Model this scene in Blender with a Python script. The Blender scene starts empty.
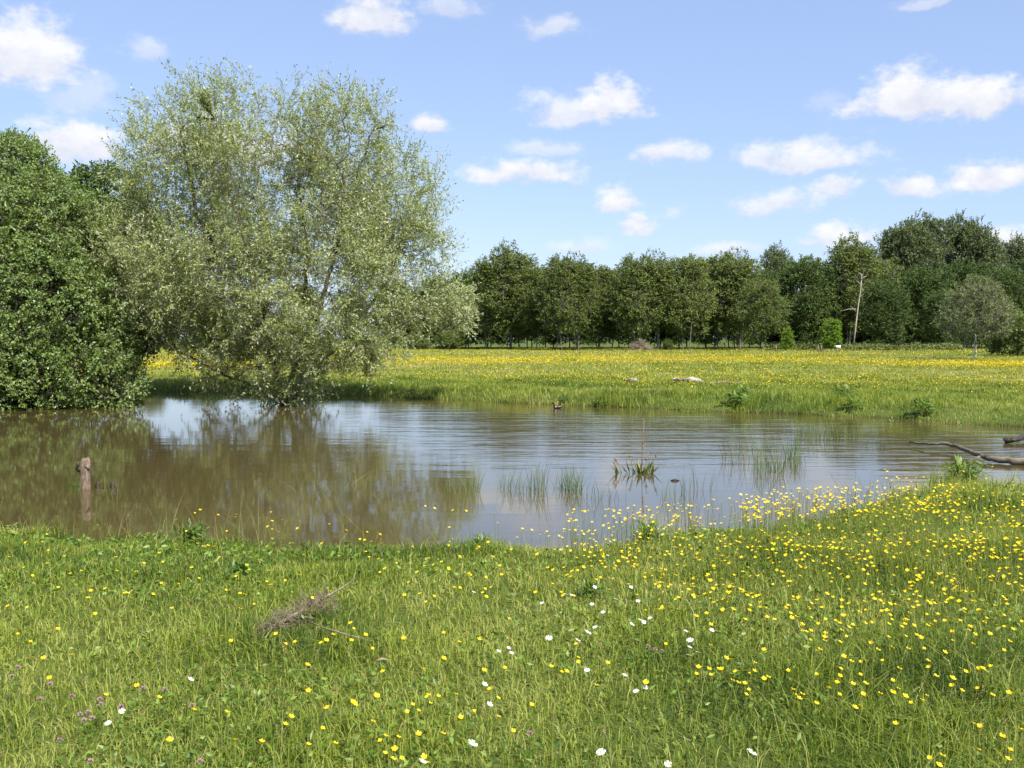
import bpy, math, random
import numpy as np
PI = math.pi
R = math.radians
rng = np.random.default_rng(7)
random.seed(7)
scene = bpy.context.scene
COL = scene.collection

# ------------------------------------------------------------------ camera
F = 1005.0                      # focal length in pixels of the 1024 px wide frame
HOR = 338.0
CAMZ = 1.70
WZ = -0.30                      # water level
TH = math.atan((384 - HOR) / F)
cam_d = bpy.data.cameras.new('camera')
cam_d.sensor_width = 36.0
cam_d.lens = 36.0 * F / 1024.0
cam_d.clip_start = 0.05
cam_d.clip_end = 6000
cam = bpy.data.objects.new('camera', cam_d)
COL.objects.link(cam)
cam.location = (0, 0, CAMZ)
cam.rotation_euler = (PI / 2 - TH, 0, 0)
scene.camera = cam

# ------------------------------------------------------------------ sun, exposure
SUN_EL, SUN_AZ = R(49), R(148)          # azimuth measured clockwise from +Y: behind the camera, to the right
sd = bpy.data.lights.new('sun', 'SUN')
sd.energy = 5.0
sd.angle = R(0.53)
sd.color = (1.0, 0.94, 0.84)
sun = bpy.data.objects.new('sun', sd)
COL.objects.link(sun)
sun.rotation_euler = (PI / 2 - SUN_EL, 0, PI - SUN_AZ)
scene.view_settings.view_transform = 'Standard'
scene.view_settings.look = 'None'
scene.view_settings.exposure = 0.93
scene.view_settings.gamma = 1.0
scene.cycles.max_bounces = 6
scene.cycles.diffuse_bounces = 3
scene.cycles.glossy_bounces = 3
scene.cycles.transmission_bounces = 4
scene.cycles.transparent_max_bounces = 6
scene.cycles.caustics_reflective = False
scene.cycles.caustics_refractive = False


def ray(px, py):
    x, z, y = (px - 512.0), (384.0 - py), F
    return np.array([x, y * math.cos(TH) + z * math.sin(TH), -y * math.sin(TH) + z * math.cos(TH)])


def P(px, py, z=0.0):
    """point of the horizontal plane z seen at a pixel"""
    d = ray(px, py)
    t = (z - CAMZ) / d[2]
    return np.array([0, 0, CAMZ]) + d * t


def Q(px, py, Y):
    """point of the vertical plane y=Y seen at a pixel"""
    d = ray(px, py)
    return np.array([0, 0, CAMZ]) + d * (Y / d[1])


# ------------------------------------------------------------------ world: sky with fair-weather clouds
world = bpy.data.worlds.new('World')
scene.world = world
world.use_nodes = True
nt = world.node_tree
nt.nodes.clear()
N, L = nt.nodes, nt.links


def wm(op, a, b=None, c=None, clamp=False):
    n = N.new('ShaderNodeMath')
    n.operation = op
    n.use_clamp = clamp
    for i, v in enumerate((a, b, c)):
        if v is None:
            continue
        if isinstance(v, (int, float)):
            n.inputs[i].default_value = v
        else:
            L.new(v, n.inputs[i])
    return n.outputs[0]


sky = N.new('ShaderNodeTexSky')
sky.sky_type = 'NISHITA'
sky.sun_disc = False
sky.sun_elevation = SUN_EL
sky.sun_rotation = SUN_AZ
sky.altitude = 0
sky.air_density = 1.0
sky.dust_density = 0.6
sky.ozone_density = 1.6
tc = N.new('ShaderNodeTexCoord')
sep = N.new('ShaderNodeSeparateXYZ')
L.new(tc.outputs['Generated'], sep.inputs[0])
az0 = wm('ARCTAN2', sep.outputs[0], sep.outputs[1])
el0 = wm('ARCSINE', sep.outputs[2])


def wnoise(scale, detail, rough, zs=1.0, off=0.0):
    mp = N.new('ShaderNodeMapping')
    mp.inputs['Scale'].default_value = (1, 1, zs)
    mp.inputs['Location'].default_value = (off, off * .7, off * 1.3)
    L.new(tc.outputs['Generated'], mp.inputs[0])
    n = N.new('ShaderNodeTexNoise')
    n.inputs['Scale'].default_value = scale
    n.inputs['Detail'].default_value = detail
    n.inputs['Roughness'].default_value = rough
    L.new(mp.outputs[0], n.inputs['Vector'])
    return n.outputs['Fac']


nA = wnoise(22, 5, 0.6, 1.6)
nB = wnoise(17, 4, 0.6, 1.6, 3.1)
nC = wnoise(40, 7, 0.60, 1.5, 7.7)
nBig = wnoise(9, 3, 0.5, 2.0, 1.7)
az = wm('ADD', az0, wm('MULTIPLY', wm('SUBTRACT', nA, 0.5), 0.055))
el = wm('ADD', el0, wm('MULTIPLY', wm('SUBTRACT', nB, 0.5), 0.030))
ragged = wm('ADD', wm('MULTIPLY', wm('SUBTRACT', nC, 0.5), 1.6), wm('MULTIPLY', wm('SUBTRACT', nBig, 0.5), 0.6))
CL = [(28, 62, 62, 40, .95), (82, 98, 45, 30, .42), (75, 146, 58, 24, 1.0), (148, 52, 26, 16, .5),
      (372, 20, 58, 28, .85), (452, 10, 42, 18, .5), (548, 30, 40, 15, .55), (572, 112, 66, 20, .75), (612, 104, 40, 26, 1.0),
      (432, 127, 30, 14, .85), (520, 175, 78, 17, .9), (545, 150, 48, 12, .5), (665, 159, 42, 15, .75),
      (616, 206, 34, 18, 1.0), (636, 226, 27, 15, .9), (583, 248, 50, 11, .5), (930, 104, 92, 26, 1.0), (905, 92, 48, 27, 1.0),
      (985, 100, 50, 24, 1.0), (812, 160, 78, 20, .85), (768, 160, 40, 18, .7), (772, 204, 62, 15, .7), (832, 190, 36, 15, .8),
      (906, 187, 38, 14, .9), (998, 180, 54, 20, .95), (834, 240, 42, 15, .95), (730, 247, 36, 11, .6), (1010, 238, 45, 15, .9),
      (672, 215, 16, 9, .4), (930, 1, 44, 9, .5), (822, 106, 20, 14, .35), (225, 150, 95, 32, .75), (330, 215, 60, 20, .5),
      (1120, 150, 60, 22, .9), (1230, 70, 90, 34, .9), (1180, 210, 60, 16, .8), (-120, 90, 80, 34, .9), (-200, 200, 70, 22, .8), (-60, 215, 60, 18, .6),
      (480, -60, 90, 30, .8), (760, -110, 110, 36, .9), (150, -120, 120, 40, .9), (560, -260, 120, 50, .9)]
alpha = None
sum_s = None
sum_y = None
for (cx, cy, hw, hh, op) in CL:
    d = ray(cx, cy)
    d = d / np.linalg.norm(d)
    a0, e0 = math.atan2(d[0], d[1]), math.asin(d[2])
    dx = wm('MULTIPLY', wm('SUBTRACT', az, a0), F / (hw * .88))
    dy = wm('MULTIPLY', wm('SUBTRACT', el, e0), F / (hh * 1.05))
    low = wm('MINIMUM', dy, 0.0)
    dy2 = wm('ADD', dy, wm('MULTIPLY', low, 0.7))
    r = wm('SQRT', wm('ADD', wm('MULTIPLY', dx, dx), wm('MULTIPLY', dy2, dy2)))
    m = wm('ADD', wm('SUBTRACT', 1.12, r), ragged)
    s = wm('MULTIPLY', wm('MULTIPLY', m, 1.45, clamp=True), op)
    sy = wm('MULTIPLY', s, dy)
    sum_s = wm('ADD', s, 0.001) if sum_s is None else wm('ADD', sum_s, s)
    sum_y = sy if sum_y is None else wm('ADD', sum_y, sy)
    alpha = s if alpha is None else wm('MAXIMUM', alpha, s)
a2 = wm('MULTIPLY', wm('MULTIPLY', alpha, alpha), wm('SUBTRACT', 3.0, wm('MULTIPLY', alpha, 2.0)))
hsv = N.new('ShaderNodeHueSaturation')
hsv.inputs['Saturation'].default_value = 0.92
hsv.inputs['Value'].default_value = 1.0
skymix = N.new('ShaderNodeMixRGB')
skymix.inputs[0].default_value = 0.60
L.new(sky.outputs[0], skymix.inputs[1])
skymix.inputs[2].default_value = (1.32, 1.95, 3.7, 1)
L.new(skymix.outputs[0], hsv.inputs['Color'])
mix = N.new('ShaderNodeMixRGB')
L.new(wm('MULTIPLY', a2, 0.93), mix.inputs[0])
L.new(hsv.outputs[0], mix.inputs[1])
CLOUDV = N.new('ShaderNodeMixRGB')
CLOUDV.inputs[1].default_value = (3.3, 3.42, 3.9, 1)
CLOUDV.inputs[2].default_value = (4.35, 4.33, 4.40, 1)
mean_y = wm('DIVIDE', sum_y, sum_s)
shade = wm('ADD', wm('MULTIPLY', mean_y, 0.95), wm('ADD', 0.55, wm('MULTIPLY', wm('SUBTRACT', nC, 0.5), 2.4)), clamp=True)
L.new(shade, CLOUDV.inputs[0])
L.new(CLOUDV.outputs[0], mix.inputs[2])
bg = N.new('ShaderNodeBackground')
bg.inputs['Strength'].default_value = 0.123
L.new(mix.outputs[0], bg.inputs['Color'])
wo = N.new('ShaderNodeOutputWorld')
L.new(bg.outputs[0], wo.inputs['Surface'])
world.cycles.sampling_method = 'MANUAL'
world.cycles.sample_map_resolution = 512


# ------------------------------------------------------------------ helpers
def tag(o, label=None, cat=None, group=None, kind=None):
    if label: o['label'] = label
    if cat: o['category'] = cat
    if group: o['group'] = group
    if kind: o['kind'] = kind
    return o


def thing(name, label, cat, loc=(0, 0, 0), rz=0.0, group=None):
    o = bpy.data.objects.new(name, None)
    COL.objects.link(o)
    o.location = loc
    o.rotation_euler = (0, 0, rz)
    o.empty_display_size = 0.2
    return tag(o, label, cat, group)


def mesh(name, V, faces, mat, tint=None, smooth=False):
    """faces: list of (n,k) int arrays; tint: per-face float"""
    me = bpy.data.meshes.new(name)
    V = np.asarray(V, dtype=np.float32)
    faces = [np.asarray(f, dtype=np.int32) for f in faces if len(f)]
    me.vertices.add(len(V))
    me.vertices.foreach_set('co', V.ravel())
    loops = np.concatenate([f.ravel() for f in faces])
    sizes = np.concatenate([np.full(len(f), f.shape[1], np.int32) for f in faces])
    starts = np.concatenate([[0], np.cumsum(sizes)[:-1]]).astype(np.int32)
    me.loops.add(len(loops))
    me.loops.foreach_set('vertex_index', loops)
    me.polygons.add(len(sizes))
    me.polygons.foreach_set('loop_start', starts)
    if smooth:
        me.polygons.foreach_set('use_smooth', np.ones(len(sizes), dtype=bool))
    if tint is not None:
        at = me.attributes.new('tint', 'FLOAT', 'FACE')
        at.data.foreach_set('value', np.asarray(tint, dtype=np.float32))
    me.update(calc_edges=True)
    me.validate()
    me.materials.append(mat)
    return me


def link(name, me, parent=None, loc=None):
    o = bpy.data.objects.new(name, me)
    COL.objects.link(o)
    if parent is not None: o.parent = parent
    if loc is not None: o.location = loc
    return o


def dup(root, loc, rz, sc=(1, 1, 1), label=None, group=None):
    r = root.copy()
    COL.objects.link(r)
    r.location = loc
    r.rotation_euler = (0, 0, rz)
    r.scale = sc
    if label: r['label'] = label
    if group: r['group'] = group
    for ch in list(root.children):
        c = ch.copy()
        COL.objects.link(c)
        c.parent = r
        for g in list(ch.children):
            d = g.copy()
            COL.objects.link(d)
            d.parent = c
    return r


def unit(v):
    v = np.asarray(v, float)
    return v / np.maximum(np.linalg.norm(v, axis=-1, keepdims=True), 1e-9)


class Geo:
    def __init__(s):
        s.V, s.F4, s.F3, s.T4, s.T3, s.n = [], [], [], [], [], 0

    def add(s, V, f4=None, f3=None, t4=None, t3=None):
        V = np.asarray(V, float).reshape(-1, 3)
        if f4 is not None and len(f4):
            f4 = np.asarray(f4)
            s.F4.append(f4 + s.n)
            s.T4.append(np.broadcast_to(np.asarray(0.5 if t4 is None else t4, float), (len(f4),)))
        if f3 is not None and len(f3):
            f3 = np.asarray(f3)
            s.F3.append(f3 + s.n)
            s.T3.append(np.broadcast_to(np.asarray(0.5 if t3 is None else t3, float), (len(f3),)))
        s.V.append(V)
        s.n += len(V)

    def build(s, name, mat, smooth=False):
        f, t = [], []
        if s.F4: f.append(np.concatenate(s.F4)); t.append(np.concatenate(s.T4))
        if s.F3: f.append(np.concatenate(s.F3)); t.append(np.concatenate(s.T3))
        return mesh(name, np.concatenate(s.V), f, mat, np.concatenate(t), smooth)

    # one tapered tube along a polyline
    def tube(s, pts, rad, seg=6, t=0.5, cap=True):
        pts = np.asarray(pts, float)
        rad = np.broadcast_to(np.asarray(rad, float), (len(pts),))
        tan = unit(np.gradient(pts, axis=0))
        ref = np.array([0, 0, 1.0]) if abs(tan[0][2]) < 0.9 else np.array([1.0, 0, 0])
        a = unit(np.cross(tan, ref))
        b = np.cross(tan, a)
        ang = np.arange(seg) / seg * 2 * PI
        V = pts[:, None] + rad[:, None, None] * (np.cos(ang)[None, :, None] * a[:, None] + np.sin(ang)[None, :, None] * b[:, None])
        n = len(pts)
        i = np.arange(n - 1)[:, None] * seg
        j = np.arange(seg)[None]
        k = (j + 1) % seg
        f4 = np.stack([i + j, i + k, i + seg + k, i + seg + j], -1).reshape(-1, 4)
        V = V.reshape(-1, 3)
        f3 = []
        if cap:
            V = np.vstack([V, pts[:1], pts[-1:]])
            for q in range(seg):
                f3.append((n * seg, (q + 1) % seg, q))
                f3.append((n * seg + 1, (n - 1) * seg + q, (n - 1) * seg + (q + 1) % seg))
        s.add(V, f4, f3 if cap else None, t, t)

    # many straight frustums at once
    def frusta(s, A, B, ra, rb, seg=5, t=0.5):
        A, B = np.asarray(A, float), np.asarray(B, float)
        n = len(A)
        d = unit(B - A)
        ref = np.where(np.abs(d[:, 2:3]) < 0.9, np.array([[0, 0, 1.0]]), np.array([[1.0, 0, 0]]))
        a = unit(np.cross(d, ref))
        b = np.cross(d, a)
        ang = np.arange(seg) / seg * 2 * PI
        off = np.cos(ang)[None, :, None] * a[:, None] + np.sin(ang)[None, :, None] * b[:, None]
        V = np.concatenate([A[:, None] + off * np.asarray(ra)[:, None, None], B[:, None] + off * np.asarray(rb)[:, None, None]], 1)
        i = np.arange(n)[:, None] * (2 * seg)
        j = np.arange(seg)[None]
        k = (j + 1) % seg
        s.add(V, np.stack([i + j, i + k, i + seg + k, i + seg + j], -1).reshape(-1, 4), t4=t)

    # leaves: base point, direction, side vector, length, width; a folded lozenge (two triangles)
    def leaves(s, B, D, S, ln, wd, tint, fold=0.25):
        B, D = np.asarray(B, float), unit(D)
        S = unit(np.cross(D, unit(np.cross(np.asarray(S, float), D))))
        U = np.cross(S, D)
        ln = np.broadcast_to(ln, (len(B),))[:, None]
        wd = np.broadcast_to(wd, (len(B),))[:, None]
        mid = B + D * ln * 0.45
        V = np.stack([B, mid + S * wd * .5 + U * wd * fold, B + D * ln, mid - S * wd * .5 + U * wd * fold], 1)
        i = np.arange(len(B))[:, None] * 4
        f3 = np.concatenate([i + np.array([[0, 1, 2]]), i + np.array([[0, 2, 3]])], 1).reshape(-1, 3)
        s.add(V, f3=f3, t3=np.repeat(np.broadcast_to(tint, (len(B),)), 2))


def rdir(n):
    return unit(rng.normal(size=(n, 3)))


# ------------------------------------------------------------------ materials
def new_mat(name):
    m = bpy.data.materials.new(name)
    m.use_nodes = True
    m.node_tree.nodes.clear()
    return m, m.node_tree.nodes, m.node_tree.links


def leaf_mat(name, stops, trans=0.35, rough=0.55, spec=0.3, back=None, obj_var=0.0, trans_tint=(1.25, 1.2, 0.5)):
    """stops: [(pos, (r,g,b))...] along the per-leaf tint"""
    m, n, l = new_mat(name)
    at = n.new('ShaderNodeAttribute'); at.attribute_name = 'tint'
    cr = n.new('ShaderNodeValToRGB')
    el_ = cr.color_ramp.elements
    while len(el_) < len(stops): el_.new(0.5)
    for e, (p, c) in zip(el_, stops):
        e.position = p
        e.color = (*c, 1)
    if obj_var:
        oi = n.new('ShaderNodeObjectInfo')
        ma = n.new('ShaderNodeMath'); ma.operation = 'MULTIPLY_ADD'
        l.new(oi.outputs['Random'], ma.inputs[0]); ma.inputs[1].default_value = obj_var; ma.inputs[2].default_value = -obj_var / 2
        ad = n.new('ShaderNodeMath'); ad.operation = 'ADD'
        l.new(at.outputs['Fac'], ad.inputs[0]); l.new(ma.outputs[0], ad.inputs[1])
        l.new(ad.outputs[0], cr.inputs[0])
    else:
        l.new(at.outputs['Fac'], cr.inputs[0])
    col = cr.outputs[0]
    if back is not None:
        ge = n.new('ShaderNodeNewGeometry')
        mx = n.new('ShaderNodeMixRGB')
        l.new(ge.outputs['Backfacing'], mx.inputs[0]); l.new(col, mx.inputs[1]); mx.inputs[2].default_value = (*back, 1)
        col = mx.outputs[0]
    b = n.new('ShaderNodeBsdfPrincipled')
    b.inputs['Roughness'].default_value = rough
    b.inputs['Specular IOR Level'].default_value = spec
    l.new(col, b.inputs['Base Color'])
    tr = n.new('ShaderNodeBsdfTranslucent')
    tm = n.new('ShaderNodeMixRGB'); tm.blend_type = 'MULTIPLY'; tm.inputs[0].default_value = 1
    l.new(col, tm.inputs[1]); tm.inputs[2].default_value = (*trans_tint, 1)
    l.new(tm.outputs[0], tr.inputs['Color'])
    ms = n.new('ShaderNodeMixShader'); ms.inputs[0].default_value = trans
    l.new(b.outputs[0], ms.inputs[1]); l.new(tr.outputs[0], ms.inputs[2])
    o = n.new('ShaderNodeOutputMaterial')
    l.new(ms.outputs[0], o.inputs['Surface'])
    return m


def rough_mat(name, c1, c2, scale=8.0, stretch=(1, 1, 1), bump=0.3, rough=0.85, detail=6, c3=None):
    m, n, l = new_mat(name)
    tcn = n.new('ShaderNodeTexCoord')
    mp = n.new('ShaderNodeMapping'); mp.inputs['Scale'].default_value = stretch
    l.new(tcn.outputs['Object'], mp.inputs[0])
    no = n.new('ShaderNodeTexNoise'); no.inputs['Scale'].default_value = scale; no.inputs['Detail'].default_value = detail; no.inputs['Roughness'].default_value = .65
    l.new(mp.outputs[0], no.inputs['Vector'])
    cr = n.new('ShaderNodeValToRGB')
    cr.color_ramp.elements[0].position = .32; cr.color_ramp.elements[0].color = (*c1, 1)
    cr.color_ramp.elements[1].position = .68; cr.color_ramp.elements[1].color = (*c2, 1)
    if c3:
        e = cr.color_ramp.elements.new(.8); e.color = (*c3, 1)
    l.new(no.outputs['Fac'], cr.inputs[0])
    b = n.new('ShaderNodeBsdfPrincipled'); b.inputs['Roughness'].default_value = rough
    b.inputs['Specular IOR Level'].default_value = .25
    l.new(cr.outputs[0], b.inputs['Base Color'])
    bp = n.new('ShaderNodeBump'); bp.inputs['Strength'].default_value = bump; bp.inputs['Distance'].default_value = .02
    l.new(no.outputs['Fac'], bp.inputs['Height']); l.new(bp.outputs[0], b.inputs['Normal'])
    o = n.new('ShaderNodeOutputMaterial'); l.new(b.outputs[0], o.inputs['Surface'])
    return m


M_grass = leaf_mat('grass_blades', [(0.0, (.036, .072, .012)), (.3, (.110, .170, .018)), (.6, (.205, .265, .030)), (.85, (.32, .355, .065)), (1.0, (.40, .37, .17))], trans=.4, rough=.5, spec=.3)
M_herb = leaf_mat('herb_leaves', [(0.0, (.06, .12, .016)), (.5, (.12, .205, .026)), (1.0, (.20, .29, .045))], trans=.3, rough=.45, spec=.4)
M_willow = leaf_mat('willow_leaves', [(0.0, (.15, .21, .034)), (.5, (.24, .305, .060)), (1.0, (.33, .38, .13))], trans=.40, rough=.38, spec=.5, back=(.42, .46, .30))
M_sallow = leaf_mat('sallow_leaves', [(0.0, (.085, .145, .020)), (.5, (.155, .23, .036)), (1.0, (.24, .31, .08))], trans=.3, rough=.42, spec=.5, back=(.18, .25, .10))
M_wood = leaf_mat('woodland_leaves', [(0.0, (.078, .108, .024)), (.5, (.130, .172, .038)), (1.0, (.19, .235, .068))], trans=.25, rough=.55, spec=.3, obj_var=.35)
M_dark = leaf_mat('oak_leaves', [(0.0, (.048, .082, .019)), (.5, (.078, .128, .029)), (1.0, (.125, .178, .048))], trans=.25, rough=.55, spec=.3, obj_var=.35)
M_poplar = leaf_mat('poplar_leaves', [(0.0, (.098, .135, .036)), (.5, (.145, .195, .056)), (1.0, (.20, .25, .09))], trans=.25, rough=.5, spec=.35, obj_var=.2, back=(.10, .13, .07))
M_pale = leaf_mat('grey_green_leaves', [(0.0, (.10, .135, .035)), (.5, (.16, .20, .06)), (1.0, (.22, .26, .10))], trans=.3, rough=.5, spec=.35, back=(.2, .22, .13))
M_bright = leaf_mat('bright_leaves', [(0.0, (.10, .19, .02)), (.5, (.17, .28, .03)), (1.0, (.26, .36, .06))], trans=.4, rough=.5, spec=.3)
M_petal = leaf_mat('buttercup_petals', [(0.0, (.62, .42, .004)), (1.0, (.86, .68, .012))], trans=.25, rough=.45, spec=.35, trans_tint=(1, .95, .5))
M_daisy = leaf_mat('daisy_petals', [(0.0, (.72, .72, .70)), (1.0, (.84, .84, .84))], trans=.25, rough=.6, trans_tint=(1, 1, 1))
M_clover = leaf_mat('clover_petals', [(0.0, (.34, .20, .22)), (1.0, (.55, .38, .40))], trans=.25, rough=.7, trans_tint=(1, .9, 1))
M_stem = leaf_mat('flower_stems', [(0.0, (.08, .13, .02)), (1.0, (.16, .20, .04))], trans=.2)
M_rush = leaf_mat('rush_blades', [(0.0, (.035, .075, .015)), (.5, (.10, .16, .03)), (.8, (.20, .20, .07)), (1.0, (.26, .17, .08))], trans=.25, rough=.5)
M_seed = leaf_mat('dry_seed_heads', [(0.0, (.17, .095, .05)), (1.0, (.34, .26, .14))], trans=.1, rough=.8)
M_wtwig = rough_mat('green_twigs', (.10, .11, .04), (.20, .19, .09), 9, (1, 1, .25), .3)
M_bark = rough_mat('willow_bark', (.055, .045, .032), (.14, .115, .082), 9, (1, 1, .25), .6)
M_darkbark = rough_mat('dark_bark', (.034, .030, .017), (.080, .072, .040), 7, (1, 1, .3), .6)
M_birch = rough_mat('birch_bark', (.05, .045, .035), (.24, .22, .19), 3, (1, 1, 1.6), .4)
M_dead = rough_mat('bleached_dead_wood', (.19, .17, .135), (.42, .38, .32), 6, (1, 1, .3), .5)
M_log = rough_mat('weathered_log', (.05, .040, .026), (.24, .21, .15), 14, (.5, 1, 1), .8)
M_stump = rough_mat('stump_wood', (.055, .040, .028), (.27, .20, .15), 34, (1, 1, .3), .9)
M_wet = rough_mat('wet_wood', (.020, .016, .012), (.06, .045, .034), 20, (1, 1, 1), .8, rough=.4)
M_twig = rough_mat('dry_twigs', (.12, .095, .06), (.27, .22, .15), 20, (1, 1, 1), .3)
M_white = rough_mat('white_bark', (.45, .44, .42), (.80, .79, .77), 5, (1, 1, .5), .3)
M_post = rough_mat('fence_wood', (.07, .06, .05), (.20, .17, .14), 10, (1, 1, .3), .5)
M_signm = rough_mat('white_paint', (.74, .74, .73), (.82, .82, .81), 10, (1, 1, 1), .05, rough=.5)
M_bird = rough_mat('brown_plumage', (.030, .018, .014), (.085, .050, .036), 40, (1, 1, 1), .3)
M_pink = rough_mat('mauve_plumage', (.18, .12, .13), (.28, .20, .21), 40, (1, 1, 1), .2)

# ground
M_ground, n, l = new_mat('meadow_soil')
tcn = n.new('ShaderNodeTexCoord')
no = n.new('ShaderNodeTexNoise'); no.inputs['Scale'].default_value = .8; no.inputs['Detail'].default_value = 9; no.inputs['Roughness'].default_value = .7
l.new(tcn.outputs['Object'], no.inputs['Vector'])
no2 = n.new('ShaderNodeTexNoise'); no2.inputs['Scale'].default_value = 28; no2.inputs['Detail'].default_value = 5; no2.inputs['Roughness'].default_value = .7
l.new(tcn.outputs['Object'], no2.inputs['Vector'])
cr = n.new('ShaderNodeValToRGB'); E = cr.color_ramp.elements
E[0].position = .3; E[0].color = (.040, .062, .014, 1)
E[1].position = .72; E[1].color = (.115, .150, .030, 1)
ad = n.new('ShaderNodeMath'); ad.operation = 'MULTIPLY_ADD'; ad.inputs[1].default_value = .6
l.new(no2.outputs['Fac'], ad.inputs[0])
h2 = n.new('ShaderNodeMath'); h2.operation = 'MULTIPLY'; h2.inputs[1].default_value = .4
l.new(no.outputs['Fac'], h2.inputs[0]); l.new(h2.outputs[0], ad.inputs[2]); l.new(ad.outputs[0], cr.inputs[0])
# mud below and just above the water line
sp = n.new('ShaderNodeSeparateXYZ'); l.new(tcn.outputs['Object'], sp.inputs[0])
mr = n.new('ShaderNodeMapRange'); mr.inputs['From Min'].default_value = -.30; mr.inputs['From Max'].default_value = -.22
l.new(sp.outputs[2], mr.inputs['Value'])
mx = n.new('ShaderNodeMixRGB'); mx.inputs[1].default_value = (.045, .045, .020, 1)
l.new(mr.outputs[0], mx.inputs[0]); l.new(cr.outputs[0], mx.inputs[2])
b = n.new('ShaderNodeBsdfPrincipled'); b.inputs['Roughness'].default_value = .9; b.inputs['Specular IOR Level'].default_value = .1
l.new(mx.outputs[0], b.inputs['Base Color'])
bp = n.new('ShaderNodeBump'); bp.inputs['Strength'].default_value = .6; bp.inputs['Distance'].default_value = .03
l.new(no2.outputs['Fac'], bp.inputs['Height']); l.new(bp.outputs[0], b.inputs['Normal'])
o_ = n.new('ShaderNodeOutputMaterial'); l.new(b.outputs[0], o_.inputs['Surface'])

# water: murky pond, light breeze ripples running across it
M_water, n, l = new_mat('pond_water')
tcn = n.new('ShaderNodeTexCoord')


def wv(scale, st, detail, rough, rot=0.0, loc=(0, 0, 0), dist=0.0):
    mp = n.new('ShaderNodeMapping')
    mp.inputs['Scale'].default_value = st
    mp.inputs['Rotation'].default_value = (0, 0, rot)
    mp.inputs['Location'].default_value = loc
    l.new(tcn.outputs['Object'], mp.inputs[0])
    q = n.new('ShaderNodeTexNoise')
    q.inputs['Scale'].default_value = scale; q.inputs['Detail'].default_value = detail; q.inputs['Roughness'].default_value = rough; q.inputs['Distortion'].default_value = dist
    l.new(mp.outputs[0], q.inputs['Vector'])
    return q.outputs['Fac']


def nm(op, a, b_=None, c=None, clamp=False):
    q = n.new('ShaderNodeMath'); q.operation = op; q.use_clamp = clamp
    for i, v in enumerate((a, b_, c)):
        if v is None: continue
        if isinstance(v, (int, float)): q.inputs[i].default_value = v
        else: l.new(v, q.inputs[i])
    return q.outputs[0]


rip = wv(1.0, (.42, 2.3, 1), 2, .5, R(6), dist=.5)
rip_fine = wv(1.0, (1.6, 7.5, 1), 3, .55, R(-4), (3, 1, 0), dist=.6)
patch = wv(1.0, (.09, .14, 1), 2, .5, 0, (2, 5, 0))
spx = n.new('ShaderNodeSeparateXYZ'); l.new(tcn.outputs['Object'], spx.inputs[0])
# the breeze reaches the open middle and right; the lee of the bushes on the left is calmer
lee = nm('MULTIPLY', nm('ADD', spx.outputs[0], 8.0), 1 / 9.0, clamp=True)
lee = nm('MULTIPLY_ADD', lee, .88, .12)
far = nm('MULTIPLY', nm('SUBTRACT', spx.outputs[1], 13.5), 1 / 4.0, clamp=True)
far = nm('MULTIPLY_ADD', far, .86, .14)
amp = nm('MULTIPLY', nm('MULTIPLY', lee, far), nm('MULTIPLY', patch, 1.9, clamp=True))
hgt = nm('MULTIPLY', nm('ADD', nm('MULTIPLY', rip, 1.0), nm('MULTIPLY', rip_fine, .22)), amp)
bp = n.new('ShaderNodeBump'); bp.inputs['Strength'].default_value = 1.0; bp.inputs['Distance'].default_value = .0135
l.new(hgt, bp.inputs['Height'])
b = n.new('ShaderNodeBsdfPrincipled')
b.inputs['Base Color'].default_value = (.068, .053, .020, 1)
b.inputs['Roughness'].default_value = .04
b.inputs['IOR'].default_value = 1.40
l.new(bp.outputs[0], b.inputs['Normal'])
o_ = n.new('ShaderNodeOutputMaterial'); l.new(b.outputs[0], o_.inputs['Surface'])

# ------------------------------------------------------------------ the pond outline and the terrain
near_e = [P(a, b_ - 3 - 1 * (a < 560), -.09) for a, b_ in [(-420, 512), (-200, 516), (0, 520), (120, 529), (200, 527), (300, 538), (400, 537), (480, 532), (545, 539), (620, 530), (700, 524),
                                      (760, 520), (820, 508), (870, 494), (920, 487), (948, 476), (962, 468), (976, 472), (990, 480), (1030, 483), (1130, 494), (1300, 505)]]
far_e = [P(a, b_, WZ) for a, b_ in [(1500, 470), (1250, 445), (1100, 432), (1024, 427), (940, 423), (880, 418), (800, 414), (700, 411), (620, 407), (540, 404), (460, 400),
                                   (380, 396), (320, 394.5), (240, 392), (150, 391), (120, 394), (132, 399), (135, 403), (110, 405), (50, 406), (0, 406), (-120, 408), (-300, 414), (-520, 440)]]
poly = np.array([p[:2] for p in near_e + far_e])
near_cut = 15.5


def densify(pl, step=.6):
    out = []
    for i in range(len(pl)):
        a, c = pl[i], pl[(i + 1) % len(pl)]
        k = max(1, int(np.linalg.norm(c - a) / step))
        for j in range(k): out.append(a + (c - a) * j / k)
    return np.array(out)


poly = densify(poly, .3)
poly = poly + np.where(poly[:, 1:] < near_cut, .10, 0) * np.stack([np.sin(poly[:, 0] * 5.3 + 2 * poly[:, 1]), np.sin(poly[:, 0] * 3.9 + 1.0) + .6 * np.sin(poly[:, 0] * 9.1)], 1) + .12 * np.stack([np.sin(poly[:, 0] * 2.1 + 1.3 * poly[:, 1]), np.cos(poly[:, 0] * 1.7 - poly[:, 1] * .9)], 1) * np.minimum(1, poly[:, 1:] / 20)


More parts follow.
